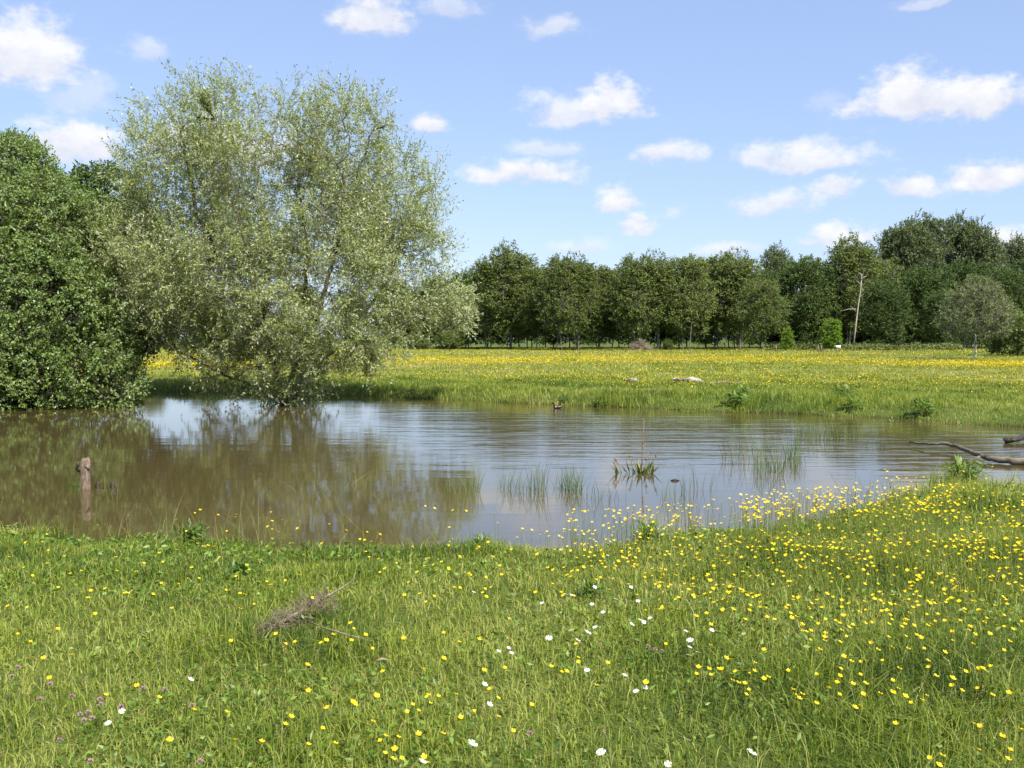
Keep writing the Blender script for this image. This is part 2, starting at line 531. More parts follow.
def sdist(X, Y):
    """signed distance to the pond edge, positive on land"""
    sh = X.shape
    X, Y = X.ravel(), Y.ravel()
    best = np.full(X.shape, 1e9)
    inside = np.zeros(X.shape, bool)
    A = poly; Bq = np.roll(poly, -1, 0)
    for a, c in zip(A, Bq):
        ex, ey = c - a
        wx, wy = X - a[0], Y - a[1]
        t = np.clip((wx * ex + wy * ey) / (ex * ex + ey * ey), 0, 1)
        best = np.minimum(best, (wx - t * ex) ** 2 + (wy - t * ey) ** 2)
        cond = ((a[1] <= Y) & (c[1] > Y)) | ((c[1] <= Y) & (a[1] > Y))
        with np.errstate(divide='ignore', invalid='ignore'):
            xi = a[0] + (Y - a[1]) / (ey if abs(ey) > 1e-12 else 1e-12) * ex
        inside ^= cond & (X < xi)
    dd = np.sqrt(best)
    return np.where(inside, -dd, dd).reshape(sh)


def bumps(X, Y):
    return (.5 * np.sin(X * .9 + 1.1 * np.sin(Y * .55)) * np.cos(Y * .8 + .7 * np.sin(X * .6)) + .3 * np.sin(X * 2.3 + Y * 1.4) * np.sin(Y * 2.7 - X * .8) + .2 * np.sin(X * 4.1 - Y * 3.3 + 1.0))


def height_from_sd(s, X, Y):
    nearside = Y < 17
    Lb = np.where(nearside, 1.3, .55)
    land = WZ + .03 + (-(WZ) - .03) * (1 - np.exp(-np.maximum(s, 0) / Lb)) + bumps(X, Y) * .035 * np.clip(s / 1.5, 0, 1)
    lake = WZ + .03 - np.minimum(-np.minimum(s, 0) * .45, .9)
    far = np.clip((Y - 60) / 200, 0, 1)
    return np.where(s > 0, land + bumps(X * .1, Y * .1) * .15 * far, lake)


def ground(X, Y):
    X, Y = np.asarray(X, float), np.asarray(Y, float)
    s = sdist(X, Y)
    return height_from_sd(s, X, Y), s


def geo_axis(fine_to, step, limit, g=1.13):
    v = list(np.arange(0, fine_to, step))
    d = step
    while v[-1] < limit:
        d *= g
        v.append(v[-1] + d)
    return np.array(v)


ax = geo_axis(26, .25, 3000)
xs = np.concatenate([-ax[::-1][:-1], ax])
ay = geo_axis(46, .22, 3400)
by = geo_axis(2, .5, 60)
ys = np.concatenate([-by[::-1][:-1], ay])
GX, GY = np.meshgrid(xs, ys)
GH, GS = ground(GX, GY)
nx, ny = len(xs), len(ys)


def lut(G, x, y):
    a = min(max(int(np.searchsorted(xs, x)) - 1, 0), len(xs) - 2); b_ = min(max(int(np.searchsorted(ys, y)) - 1, 0), len(ys) - 2)
    fx, fy = (x - xs[a]) / (xs[a + 1] - xs[a]), (y - ys[b_]) / (ys[b_ + 1] - ys[b_])
    return float((G[b_, a] * (1 - fx) + G[b_, a + 1] * fx) * (1 - fy) + (G[b_ + 1, a] * (1 - fx) + G[b_ + 1, a + 1] * fx) * fy)


def gz(x, y):
    return lut(GH, x, y)


i, j = np.meshgrid(np.arange(nx - 1), np.arange(ny - 1))
q = (j * nx + i).ravel()
me = mesh('ground', np.stack([GX.ravel(), GY.ravel(), GH.ravel()], 1), [np.stack([q, q + 1, q + nx + 1, q + nx], 1)], M_ground, smooth=True)
tag(link('ground', me), 'meadow ground around the pond', kind='structure')

pmin, pmax = poly.min(0) - 1.0, poly.max(0) + 1.0
me = mesh('pond_water', [(pmin[0], pmin[1], WZ), (pmax[0], pmin[1], WZ), (pmax[0], pmax[1], WZ), (pmin[0], pmax[1], WZ)], [np.array([[0, 1, 2, 3]])], M_water)
tag(link('pond_water', me), 'still brown pond water with light ripples', kind='structure')


# ------------------------------------------------------------------ grass
def vnoise(X, Y, sc, seed=0):
    """cheap smooth value noise 0..1"""
    X, Y = X * sc + 1000.3 + seed * 17.7, Y * sc + 1000.7 + seed * 5.3
    xi, yi = np.floor(X).astype(int), np.floor(Y).astype(int)
    fx, fy = X - xi, Y - yi
    fx, fy = fx * fx * (3 - 2 * fx), fy * fy * (3 - 2 * fy)

    def h(a, b_):
        v = np.sin(a * 127.1 + b_ * 311.7 + seed * 74.7) * 43758.5453
        return v - np.floor(v)
    return (h(xi, yi) * (1 - fx) + h(xi + 1, yi) * fx) * (1 - fy) + (h(xi, yi + 1) * (1 - fx) + h(xi + 1, yi + 1) * fx) * fy


def sample_ground(y0, y1, dens, margin=1.18, extra=1.2):
    """random land points between two distances, dens(y) per m2, inside a wedge wider than the view"""
    out = []
    edges = np.geomspace(y0, y1, 40)
    for a, c in zip(edges[:-1], edges[1:]):
        ym = (a + c) / 2
        hw = ym * .51 * margin + extra
        k = int(dens(ym) * (c - a) * 2 * hw)
        out.append(np.stack([rng.uniform(-hw, hw, k), rng.uniform(a, c, k)], 1))
    return np.concatenate(out)


def blades(g, pts, z, hgt, wid, tint, lean=.5, seg3=True):
    k = len(pts)
    wild = rng.random(k) < .10
    base = np.stack([pts[:, 0], pts[:, 1], z], 1)
    yaw = rng.uniform(0, 2 * PI, k)
    dirx = np.stack([np.cos(yaw), np.sin(yaw), np.zeros(k)], 1)
    side = np.stack([-np.sin(yaw), np.cos(yaw), np.zeros(k)], 1)
    twist = rng.uniform(-1, 1, k)[:, None]
    sid = unit(side + dirx * twist)
    ln = np.where(wild, rng.uniform(1.2, 3.0, k), np.abs(rng.normal(lean * .55, lean * .55, k)))[:, None]
    up = np.array([[0, 0, 1.0]])
    H = hgt[:, None]; W = wid[:, None] * .5
    m1 = base + up * H * .5 + dirx * H * ln * .22
    tp = base + up * H * (1 - .27 * np.minimum(ln, 3.0)) + dirx * H * ln * .9
    V = np.stack([base - sid * W, base + sid * W, m1 + sid * W * .85, m1 - sid * W * .85, tp], 1)
    i_ = np.arange(k)[:, None] * 5
    g.add(V, i_ + np.array([[0, 1, 2, 3]]), i_ + np.array([[3, 2, 4]]), tint, np.clip(tint + .06, 0, 1))


def gtint(X, Y, base=.45, var=.22):
    k = len(X)
    t = base + (vnoise(X, Y, .7, 1) - .5) * .6 + (vnoise(X, Y, 1.9, 14) - .5) * .5 + (vnoise(X, Y, 3.1, 2) - .5) * .25 + rng.normal(0, var, k)
    straw = rng.random(k) < .03
    return np.clip(np.where(straw, rng.uniform(.88, 1, k), np.minimum(t, .86)), 0, 1)


# near bank
g = Geo()
pts = sample_ground(2.0, 19, lambda y: 3300 * (4.2 / max(y, 4.2)) ** 1.25, extra=3.6)
z, s = ground(pts[:, 0], pts[:, 1])
keep = (s > -.06) & (pts[:, 1] < 19)
pts, z, s = pts[keep], z[keep], s[keep]
X, Y = pts[:, 0], pts[:, 1]
tall = vnoise(X, Y, .9, 3) * .6 + vnoise(X, Y, 2.7, 4) * .4
right = np.clip((X - .2 * Y + .3) / 2.0, 0, 1)          # ranker growth on the right
hh = (.035 + .055 * tall + .09 * right * tall + .13 * np.exp(-np.maximum(s, 0) / .4) * np.clip((vnoise(X, Y, 2.2, 15) - .35) * 2.2, 0, 1) * (.6 + .8 * right)) * rng.uniform(.5, 1.5, len(X))
tuss = np.clip((vnoise(X, Y, 1.6, 9) - .62) * 5, 0, 1)
hh = hh * (1 + .8 * tuss) * .88
stalk = rng.random(len(X)) < .010 + .02 * right * np.exp(-np.maximum(s, 0) / 1.2)
hh = np.where(stalk, rng.uniform(.18, .34, len(X)), hh)
ww = .0042 * (np.maximum(Y, 4) / 4.2) ** .6 * rng.uniform(.6, 1.4, len(X))
ww = np.where(stalk, ww * .55, ww)
tt = gtint(X, Y, .58, .27) - .14 * tuss
tt = np.where(stalk, rng.uniform(.6, .95, len(X)), tt)
blades(g, pts, z, hh, ww, tt, 1.25)
tag(link('near_grass', g.build('near_grass', M_grass)), 'short meadow grass covering the near bank', kind='stuff')
print('near blades', len(pts))

# small broad leaves of clover and herbs between the blades
g = Geo()
pts = sample_ground(2.0, 16, lambda y: 620 * (4.2 / max(y, 4.2)) ** 1.4, extra=3.6)
z, s = ground(pts[:, 0], pts[:, 1])
keep = (s > .05) & (vnoise(pts[:, 0], pts[:, 1], 1.3, 5) + rng.normal(0, .15, len(pts)) > .5)
pts, z = pts[keep], z[keep]
k = len(pts)
sc = (np.maximum(pts[:, 1], 4.2) / 4.2) ** .5
d = rdir(k); d[:, 2] = np.abs(d[:, 2]) * .5 + .1
B_ = np.stack([pts[:, 0], pts[:, 1], z + rng.uniform(.02, .09, k)], 1)
g.leaves(B_, d, rdir(k), rng.uniform(.018, .045, k) * sc, rng.uniform(.012, .02, k) * sc, rng.uniform(0, 1, k), .15)
tag(link('clover_leaves', g.build('clover_leaves', M_herb)), 'small clover and herb leaves low among the grass of the near bank', kind='stuff')

# flowering grass and sorrel stalks with seed heads
g = Geo(); gh = Geo()
pts = sample_ground(2.4, 15, lambda y: 14 * (4.2 / max(y, 4.2)) ** .6, extra=2.5)
z, s = ground(pts[:, 0], pts[:, 1])
keep = (s > -.02) & (vnoise(pts[:, 0], pts[:, 1], .8, 60) + rng.normal(0, .2, len(pts)) > .45)
pts, z = pts[keep], z[keep]
k = len(pts)
h_ = rng.uniform(.16, .38, k)
A_ = np.stack([pts[:, 0], pts[:, 1], z], 1)
tl = rng.normal(0, .22, (k, 2)) * h_[:, None]
B_ = A_ + np.stack([tl[:, 0] * .35, tl[:, 1] * .35, h_ * .6], 1)
C_ = A_ + np.stack([tl[:, 0], tl[:, 1], h_], 1)
tn = rng.uniform(.7, 1, k)
g.frusta(A_, B_, np.full(k, .0013), np.full(k, .0011), 3, .8)
g.frusta(B_, C_, np.full(k, .0011), np.full(k, .0007), 3, .85)
for q_ in range(16):
    f = rng.uniform(.45, 1.0, k)[:, None]
    gh.leaves(B_ * (1 - f) + C_ * f + rng.normal(0, .0022, (k, 3)), (C_ - B_) / h_[:, None] + rdir(k) * .35, rdir(k), rng.uniform(.007, .013, k), rng.uniform(.003, .005, k), rng.uniform(0, 1, k), .1)
root = thing('seeding_grass', 'thin stalks of grass and sorrel gone to seed above the turf of the near bank', 'grass')
root['kind'] = 'stuff'
o1 = link('stalks', g.build('seed_stalks', M_grass), root); o1['kind'] = 'stuff'
o2 = link('seed_heads', gh.build('seed_heads', M_seed), root); o2['kind'] = 'stuff'

# far bank and meadow
g = Geo()
pts = sample_ground(19, 185, lambda y: 300 * (35 / y) ** 2.1 if y > 35 else 300, margin=1.1, extra=7)
z, s = ground(pts[:, 0], pts[:, 1])
keep = (s > -.30)
z = np.maximum(z, WZ - .02)
pts, z, s = pts[keep], z[keep], s[keep]
X, Y = pts[:, 0], pts[:, 1]
edge = np.exp(-np.maximum(s, 0) / 1.6)
hh = (.08 + .14 * vnoise(X, Y, .35, 6) ** 2 + .26 * edge * np.clip((vnoise(X, Y, 1.1, 8) - .4) * 2, 0, 1) + .10 * np.clip((Y - 45) / 30, 0, 1)) * rng.uniform(.5, 1.5, len(X))
ww = .013 * (np.maximum(Y, 22) / 30) ** .9 * rng.uniform(.6, 1.4, len(X))
tt = gtint(X, Y, .56, .20) + .04 + .10 * np.clip((Y - 30) / 15, 0, 1) * np.clip((Y - 34) / 20, 0, 1) - .12 * edge * (vnoise(X, Y, .5, 10) > .5)
tt = np.clip(tt + (vnoise(X, Y, .12, 12) - .5) * .3, 0, .95)
blades(g, pts, z, hh, ww, tt, 1.3)
tag(link('meadow_grass', g.build('meadow_grass', M_grass)), 'longer grass of the meadow beyond the pond', kind='stuff')
print('far blades', len(pts))

# ------------------------------------------------------------------ buttercups
def cups(g, C, rad, tint):
    """many tiny five-petalled cups seen from afar: a pentagonal bowl each"""
    k = len(C)
    ang = np.arange(5) / 5 * 2 * PI
    yaw = rng.uniform(0, 2 * PI, k)[:, None]
    tilt = rng.normal(0, .35, (k, 2))
    ring = np.stack([np.cos(ang[None] + yaw), np.sin(ang[None] + yaw), np.full((k, 5), .45)], -1)
    ring[..., 2] += ring[..., 0] * tilt[:, :1] + ring[..., 1] * tilt[:, 1:]
    V = np.concatenate([C[:, None], C[:, None] + ring * rad[:, None, None]], 1)
    i_ = np.arange(k)[:, None] * 6
    f = np.concatenate([i_ + np.array([[0, 1 + q_, 1 + (q_ + 1) % 5]]) for q_ in range(5)], 1).reshape(-1, 3)
    g.add(V, f3=f, t3=np.repeat(tint, 5))


g = Geo()
pts = sample_ground(27, 121, lambda y: 95 * (50 / y) ** 1.9, margin=1.1, extra=7)
X, Y = pts[:, 0], pts[:, 1]
z, s = ground(X, Y)
den = np.clip((s - 1.0) / 8, .03, 1) * np.clip((Y - 26) / 22, .05, 1) * (1 - .68 * np.clip((Y - 58) / 25, 0, 1)) * np.clip(.1 + 1.5 * (vnoise(X * .5, Y, .11, 20) - .25), .08, 1) * np.clip(.5 + 1.3 * (vnoise(X, Y, .5, 21) - .3), .15, 1)
keep = (s > .3) & (rng.random(len(X)) < den)
X, Y, z = X[keep], Y[keep], z[keep]
k = len(X)
cups(g, np.stack([X, Y, z + rng.uniform(.14, .36, k)], 1), .0145 * (np.maximum(Y, 30) / 30) ** .66 * rng.uniform(.8, 1.3, k), rng.random(k))
tag(link('meadow_buttercups', g.build('meadow_buttercups', M_petal)), 'buttercups colouring the meadow beyond the pond yellow', kind='stuff')
print('meadow cups', k)


def bloom_geo(r=.0135, seed=0, tilt=(.2, .1)):
    g = Geo()
    rr = np.random.default_rng(seed)
    for q_ in range(5):
        a = q_ / 5 * 2 * PI + rr.uniform(-.08, .08)
        ca, sa = math.cos(a), math.sin(a)
        def pt(u, w, zz):
            return (ca * u - sa * w, sa * u + ca * w, zz)
        V = [pt(.06 * r, 0, 0), pt(.45 * r, .42 * r, .18 * r), pt(1.0 * r, .34 * r, .55 * r), pt(1.02 * r, -.34 * r, .58 * r), pt(.45 * r, -.42 * r, .18 * r), pt(.5 * r, 0, .10 * r)]
        g.add(V, f4=[(0, 1, 5, 5)][:0], f3=[(0, 1, 5), (1, 2, 5), (2, 3, 5), (3, 4, 5), (4, 0, 5)], t3=rr.uniform(.2, 1))
    V = np.concatenate(g.V)
    V[:, 2] += V[:, 0] * tilt[0] + V[:, 1] * tilt[1]
    g.V = [V]
    return g


def stem_pts(h, bend, yaw, n_=5):
    t = np.linspace(0, 1, n_)
    off = bend * t ** 2 - bend
    return np.stack([np.cos(yaw) * off, np.sin(yaw) * off, t * h - h], 1)      # ends at the origin


# flower heads are listed by where they stand on the bank; origin of each plant = its flower head's foot
cand = []


def strip(x0, x1, y0, y1, cnt, hlo, hhi):
    for _ in range(int(cnt * (1.9 if x0 >= 560 else 1.5))):
        cand.append((rng.uniform(x0, x1), rng.uniform(y0, y1), rng.uniform(hlo, hhi)))


strip(-160, 300, 528, 600, 62, .10, .22)
strip(-160, 300, 600, 775, 66, .08, .16)
strip(300, 560, 520, 600, 85, .10, .22)
strip(300, 560, 600, 775, 56, .08, .17)
strip(560, 760, 512, 540, 80, .16, .32)
strip(560, 760, 540, 600, 170, .12, .24)
strip(560, 760, 600, 690, 85, .1, .2)
strip(560, 760, 690, 775, 32, .08, .17)
strip(740, 960, 484, 518, 250, .28, .46)
strip(170, 340, 508, 532, 22, .22, .36)
strip(560, 760, 500, 522, 50, .26, .42)
strip(760, 1180, 510, 560, 480, .16, .3)
strip(760, 1180, 560, 630, 260, .12, .25)
strip(760, 1180, 630, 700, 110, .1, .2)
strip(760, 1180, 700, 775, 34, .08, .17)
strip(940, 1180, 482, 512, 90, .12, .25)
# tufts of flowers against the water
for cx, cy, k_, sp_ in [(440, 503, 9, 13), (500, 527, 5, 12), (265, 522, 5, 14), (205, 545, 6, 16), (620, 515, 20, 22), (650, 500, 12, 14), (730, 500, 12, 18), (560, 530, 8, 14), (880, 480, 26, 22), (830, 500, 30, 26), (930, 498, 30, 30), (975, 470, 6, 10)]:
    for _ in range(k_):
        cand.append((cx + rng.normal(0, sp_), cy + rng.normal(0, 5), rng.uniform(.25, .42)))
cl = []
for cx, cy, h_ in cand:
    zz = -.03
    h_ += .03
    for _ in range(3):
        p = P(cx, cy, zz + h_)
        zz = gz(p[0], p[1])
    if lut(GS, p[0], p[1]) < .02:
        continue
    cl.append((p[0], p[1], zz, h_, cy))
# clustering noise: drop some so that the flowers gather in drifts
cl = [c for c in cl if vnoise(np.array([c[0]]), np.array([c[1]]), 1.4, 30)[0] + rng.normal(0, .13) > .38 or c[4] < 512]
cl.sort(key=lambda c: c[1])
inview = [c for c in cl if abs(c[0] / c[1]) < .52]
big = inview[:300]
bigset = set(id(c) for c in big)
rest = [c for c in cl if id(c) not in bigset]
variants = []
for v in range(4):
    gb = bloom_geo(seed=v, r=.0115, tilt=(rng.uniform(-.5, .5), rng.uniform(-.3, .45)))
    mb = gb.build('buttercup_petals', M_petal)
    gs = Geo()
    gs.tube(stem_pts(.26, rng.uniform(.01, .05), rng.uniform(0, 6.28)), [.0016, .0014, .0013, .0012, .0014], 4, t=.5)
    hd = Geo()
    variants.append((mb, gs.build('buttercup_stem', M_stem)))
for c in big:
    x, y, zz, h_, cy = c
    a = x / y
    place = ('left of the dead twiggy branch' if a < -.24 else 'in the thin grass around the dead twiggy branch' if a < -.1 else 'below the middle of the pond, where daisies begin' if a < .05 else
             'among the white daisies' if a < .22 else 'in the thick drift on the right of the near bank')
    t_ = thing('buttercup', 'yellow buttercup ' + place, 'flower', (x, y, zz + h_), rng.uniform(-1, 1), 'buttercups blooming on the near bank')
    v = variants[rng.integers(4)]
    link('petals', v[0], t_)
    link('stem', v[1], t_)
    t_.scale = (rng.uniform(.75, 1.15),) * 3
g = Geo()
gs = Geo()
for x, y, zz, h_, cy in rest:
    gb = bloom_geo(r=rng.uniform(.0085, .0130) * (1 + .02 * max(0, y - 6)), seed=int(rng.integers(1e6)), tilt=(rng.uniform(-.5, .5), rng.uniform(-.3, .5)))
    yaw = rng.uniform(0, 6.28)
    V = gb.V[0] + np.array([x, y, zz + h_])
    g.add(V, f3=np.concatenate(gb.F3), t3=np.concatenate(gb.T3))
A_ = np.array([(c[0] + rng.normal(0, .03), c[1] + rng.normal(0, .03), c[2]) for c in rest]); B_ = np.array([(c[0], c[1], c[2] + c[3]) for c in rest])
M_mid = (A_ + B_) / 2 + rng.normal(0, .012, A_.shape)
gs.frusta(A_, M_mid, np.full(len(A_), .0018), np.full(len(A_), .0016), 3, .6)
gs.frusta(M_mid, B_, np.full(len(A_), .0016), np.full(len(A_), .0014), 3, .6)
root = thing('buttercup_drift', 'dense drift of buttercups along the water edge of the near bank', 'flowers')
root['kind'] = 'stuff'
o1 = link('petals', g.build('drift_petals', M_petal), root); o1['kind'] = 'stuff'
o2 = link('stems', gs.build('drift_stems', M_stem), root); o2['kind'] = 'stuff'
print('buttercups', len(big), len(rest))

# ------------------------------------------------------------------ daisies and clover
def daisy_mesh(r, seed):
    rr = np.random.default_rng(seed)
    g = Geo()
    k = 18
    for q_ in range(k):
        if rr.random() < .12: continue
        a = q_ / k * 2 * PI + rr.uniform(-.08, .08)
        c, s_ = math.cos(a), math.sin(a)
        w = .12 * r
        V = [(c * .28 * r - s_ * w * .6, s_ * .28 * r + c * w * .6, 0), (c * .28 * r + s_ * w * .6, s_ * .28 * r - c * w * .6, 0), (c * r + s_ * w, s_ * r - c * w, .06 * r), (c * r - s_ * w, s_ * r + c * w, .06 * r)]
        g.add(V, f4=[(0, 1, 2, 3)], t4=rr.uniform(0, 1))
    V = np.concatenate(g.V)
    tl = rr.uniform(-.4, .4), rr.uniform(-.1, .5)
    V[:, 2] += V[:, 0] * tl[0] + V[:, 1] * tl[1]
    g.V = [V]
    d = Geo()
    ang = np.arange(8) / 8 * 2 * PI
    ring = np.stack([np.cos(ang) * .3 * r, np.sin(ang) * .3 * r, np.full(8, .03 * r)], 1)
    top = np.array([[0, 0, .2 * r]])
    W = np.vstack([ring, top]); W[:, 2] += W[:, 0] * tl[0] + W[:, 1] * tl[1]
    d.add(W, f3=[(q_, (q_ + 1) % 8, 8) for q_ in range(8)], t3=.2)
    st = Geo(); st.tube(stem_pts(.2, .02, seed), [.0016] * 5, 4, t=.6)
    return g.build('daisy_petals', M_daisy), d.build('daisy_disc', M_petal), st.build('daisy_stem', M_stem)


dv = [daisy_mesh(.0135, q_) for q_ in range(3)]
DA = [(610, 578), (595, 587), (542, 603), (549, 638), (588, 632), (595, 627), (641, 620), (644, 622), (632, 624), (650, 618), (616, 599), (592, 604), (638, 601), (631, 587), (690, 614), (686, 631), (690, 640), (690, 647),
      (698, 652), (689, 655), (587, 670), (625, 675), (512, 653), (509, 648), (636, 691), (645, 687), (601, 752), (668, 764), (752, 752), (712, 630), (717, 631), (566, 594), (473, 743), (423, 761), (490, 704),
      (474, 592), (485, 684), (499, 651), (191, 679), (108, 723), (122, 711), (561, 549), (608, 555), (916, 493), (827, 637), (540, 530), (572, 595), (603, 612), (578, 640)]
for cx, cy in DA:
    h_ = rng.uniform(.15, .19); zz = -.03
    for _ in range(3):
        p = P(cx, cy, zz + h_); zz = gz(p[0], p[1])
    a = cx
    lb = ('white daisy open in the sparse grass at the left of the near bank' if cx < 300 else 'white daisy open in the middle of the near bank, left of the daisy patch' if cx < 530 else
          'white daisy in the patch of daisies on the near bank' if cx < 730 else 'white daisy in the thick buttercups on the right of the near bank')
    t_ = thing('daisy', lb, 'flower', (p[0], p[1], zz + h_), rng.uniform(-.8, .8), 'white daisies on the near bank')
    v = dv[rng.integers(3)]
    link('petals', v[0], t_); link('disc', v[1], t_); link('stem', v[2], t_)
    if (cx, cy) in ((641, 620), (549, 638), (588, 632), (601, 752), (752, 752), (473, 743), (690, 640)): t_.scale = (1.35,) * 3


def clover_mesh(seed):
    g = Geo()
    k = 70
    d = rdir(k); d[:, 2] = np.where(d[:, 2] < -.3, -d[:, 2], d[:, 2])
    g.leaves(d * .003, d + [0, 0, .35], rdir(k), np.full(k, .012), np.full(k, .0045), rng.random(k), .2)
    st = Geo(); st.tube(stem_pts(.18, .02, seed), [.0016] * 5, 4, t=.4)
    lf = Geo()
    for zq in (-.02, -.07):
        for a in (0, 2.1, 4.2):
            v = np.array([[math.cos(a), math.sin(a), .3]])
            lf.leaves(np.array([[0, 0, zq]]), v, [[0, 0, 1]], np.array([.022]), np.array([.012]), [.5])
    return g.build('clover_head', M_clover), st.build('clover_stem', M_stem), lf.build('clover_leaflets', M_herb)


cvs = [clover_mesh(q_) for q_ in range(2)]
for cx, cy in [(18, 668), (50, 685), (12, 677), (143, 689), (165, 690), (100, 700), (40, 700), (80, 715), (88, 713), (84, 721), (92, 719), (101, 705), (121, 707), (192, 706), (90, 762), (72, 697), (60, 741), (171, 740), (655, 650), (662, 652), (648, 647), (200, 762), (530, 734)]:
    h_ = rng.uniform(.11, .15); zz = -.03
    for _ in range(3):
        p = P(cx, cy, zz + h_); zz = gz(p[0], p[1])
    lb = 'pinkish clover head among the grass at the left of the near bank' if cx < 300 else 'faded pink clover head below the daisy patch'
    t_ = thing('red_clover', lb, 'flower', (p[0], p[1], zz + h_), rng.uniform(0, 6), 'clover heads in the near grass')
    v = cvs[rng.integers(2)]
    link('flower_head', v[0], t_); link('stem', v[1], t_); link('leaves', v[2], t_)


# ------------------------------------------------------------------ trees
def colonize(attr, nodes, parents, step, infl, kill, iters):
    nodes = [np.array(p, float) for p in nodes]
    parents = list(parents)
    attr = attr.copy()
    NA = np.array(nodes)
    D = np.full(len(attr), 1e9); I = np.zeros(len(attr), int)
    start = 0
    for it in range(iters):
        new = np.array(nodes[start:])
        if len(new) and len(attr):
            dm = np.linalg.norm(attr[:, None] - new[None], axis=2)
            j_ = dm.argmin(1); m_ = dm[np.arange(len(attr)), j_]
            upd = m_ < D
            D[upd] = m_[upd]; I[upd] = j_[upd] + start
        alive = D > kill
        attr, D, I = attr[alive], D[alive], I[alive]
        if not len(attr): break
        start = len(nodes)
        act = D < infl
        if not act.any():
            act = D <= D.min() + step
        added = 0
        NAr = np.array(nodes)
        for nd in np.unique(I[act]):
            v = unit(attr[act & (I == nd)] - NAr[nd]).sum(0)
            nv = np.linalg.norm(v)
            if nv < 1e-6: continue
            v = unit(v / nv + rng.normal(0, .12, 3))
            nodes.append(NAr[nd] + v * step)
            parents.append(int(nd))
            added += 1
        if not added: break
    return np.array(nodes), np.array(parents)


def wood_geo(nodes, parents, r_tip, expo, seg=5, cap=None, t=0.5):
    n_ = len(nodes)
    cnt = np.zeros(n_)
    haschild = np.zeros(n_, bool)
    haschild[parents[parents >= 0]] = True
    cnt[~haschild] = 1
    for q_ in range(n_ - 1, -1, -1):
        if parents[q_] >= 0: cnt[parents[q_]] += cnt[q_]
    rad = r_tip * cnt ** expo
    if cap: rad = np.minimum(rad, cap)
    e = np.where(parents >= 0)[0]
    p_ = parents[e]
    g = Geo()
    thick = rad[e] > r_tip * 2.5
    for sel, sg in ((thick, seg + 2), (~thick, 3)):
        if sel.any():
            ee, pp = e[sel], p_[sel]
            g.frusta(nodes[pp], nodes[ee] + (nodes[ee] - nodes[pp]) * .06, np.minimum(rad[pp], rad[ee] * 1.12), rad[ee], sg, t)
    return g, rad, cnt, haschild


def in_lobes(lobes, k, shell=0.0):
    """sample k points in a union of ellipsoids (cx,cy,cz,rx,ry,rz)"""
    lobes = np.array(lobes, float)
    vol = lobes[:, 3] * lobes[:, 4] * lobes[:, 5]
    ch = rng.choice(len(lobes), k, p=vol / vol.sum())
    u = rdir(k) * (rng.uniform(shell, 1, (k, 1)) ** (1 / 3 if shell == 0 else .6))
    return lobes[ch, :3] + u * lobes[ch, 3:]


def sprays(g, tips, outd, n_shoot, ln, leaf_l, leaf_w, per, droop=0.0, up=.35, tw=None, tint0=.5, clump_var=.25, spread=.6):
    """leafy shoots leaving the twig tips"""
    k = len(tips)
    tips = np.repeat(tips, n_shoot, 0); outd = np.repeat(outd, n_shoot, 0)
    ct = np.repeat(rng.normal(tint0, clump_var, k), n_shoot)
    d = unit(outd + rdir(len(tips)) * spread + np.array([[0, 0, up]]))
    L_ = rng.uniform(.55, 1.2, len(tips)) * ln
    end = tips + d * L_[:, None] + np.array([[0, 0, -1.0]]) * (droop * L_ ** 1.0)[:, None]
    if tw is not None:
        tw.frusta(tips, end, np.full(len(tips), .003), np.full(len(tips), .001), 3, .5)
    B_, D_, T_ = [], [], []
    for q_ in range(per):
        f = (q_ + rng.random(len(tips))) / per
        b_ = tips + (end - tips) * f[:, None] + np.array([[0, 0, 1.0]]) * (droop * L_ * f * (1 - f))[:, None]
        B_.append(b_ + rng.normal(0, .012, b_.shape))
        D_.append(unit(unit(end - tips) * .8 + rdir(len(tips)) * .9))
        T_.append(ct + rng.normal(0, .15, len(tips)))
    B_, D_, T_ = np.concatenate(B_), np.concatenate(D_), np.concatenate(T_)
    n_ = len(B_)
    g.leaves(B_, D_, rdir(n_) + [0, 0, .4], leaf_l * rng.uniform(.6, 1.25, n_), leaf_w * rng.uniform(.7, 1.2, n_), np.clip(T_, 0, 1), .18)
    return n_


def fill_twigs(nodes, lobes, k, wood, r=.005, shell=0.0, maxd=3.0, jit=0.0, zmin=None):
    """leafy points all through the crown, each joined to the nearest limb by a thin twig"""
    p = in_lobes(lobes, k, shell)
    if zmin is not None: p = p[p[:, 2] > zmin]
    idx = np.empty(len(p), int)
    for a in range(0, len(p), 500):
        idx[a:a + 500] = np.linalg.norm(p[a:a + 500, None] - nodes[None], axis=2).argmin(1)
    b_ = nodes[idx]
    dist = np.linalg.norm(p - b_, axis=1)
    ok = (dist < maxd) & (dist > .02)
    p, b_ = p[ok], b_[ok]
    b_ = b_ + (p - b_) * .0
    mid = (p + b_) / 2 + rng.normal(0, .04, p.shape) * np.linalg.norm(p - b_, axis=1)[:, None]
    wood.frusta(b_, mid, np.full(len(p), r * 1.5), np.full(len(p), r * 1.1), 3, .5)
    wood.frusta(mid, p, np.full(len(p), r * 1.1), np.full(len(p), r * .6), 3, .5)
    return p, unit(p - b_)


# ---- the willow standing in the water
YW = 31.0
S_ = YW / F


def W(px, py, dy=0.0):
    p = Q(px, py, YW)
    return np.array([p[0], YW + dy, p[2]])


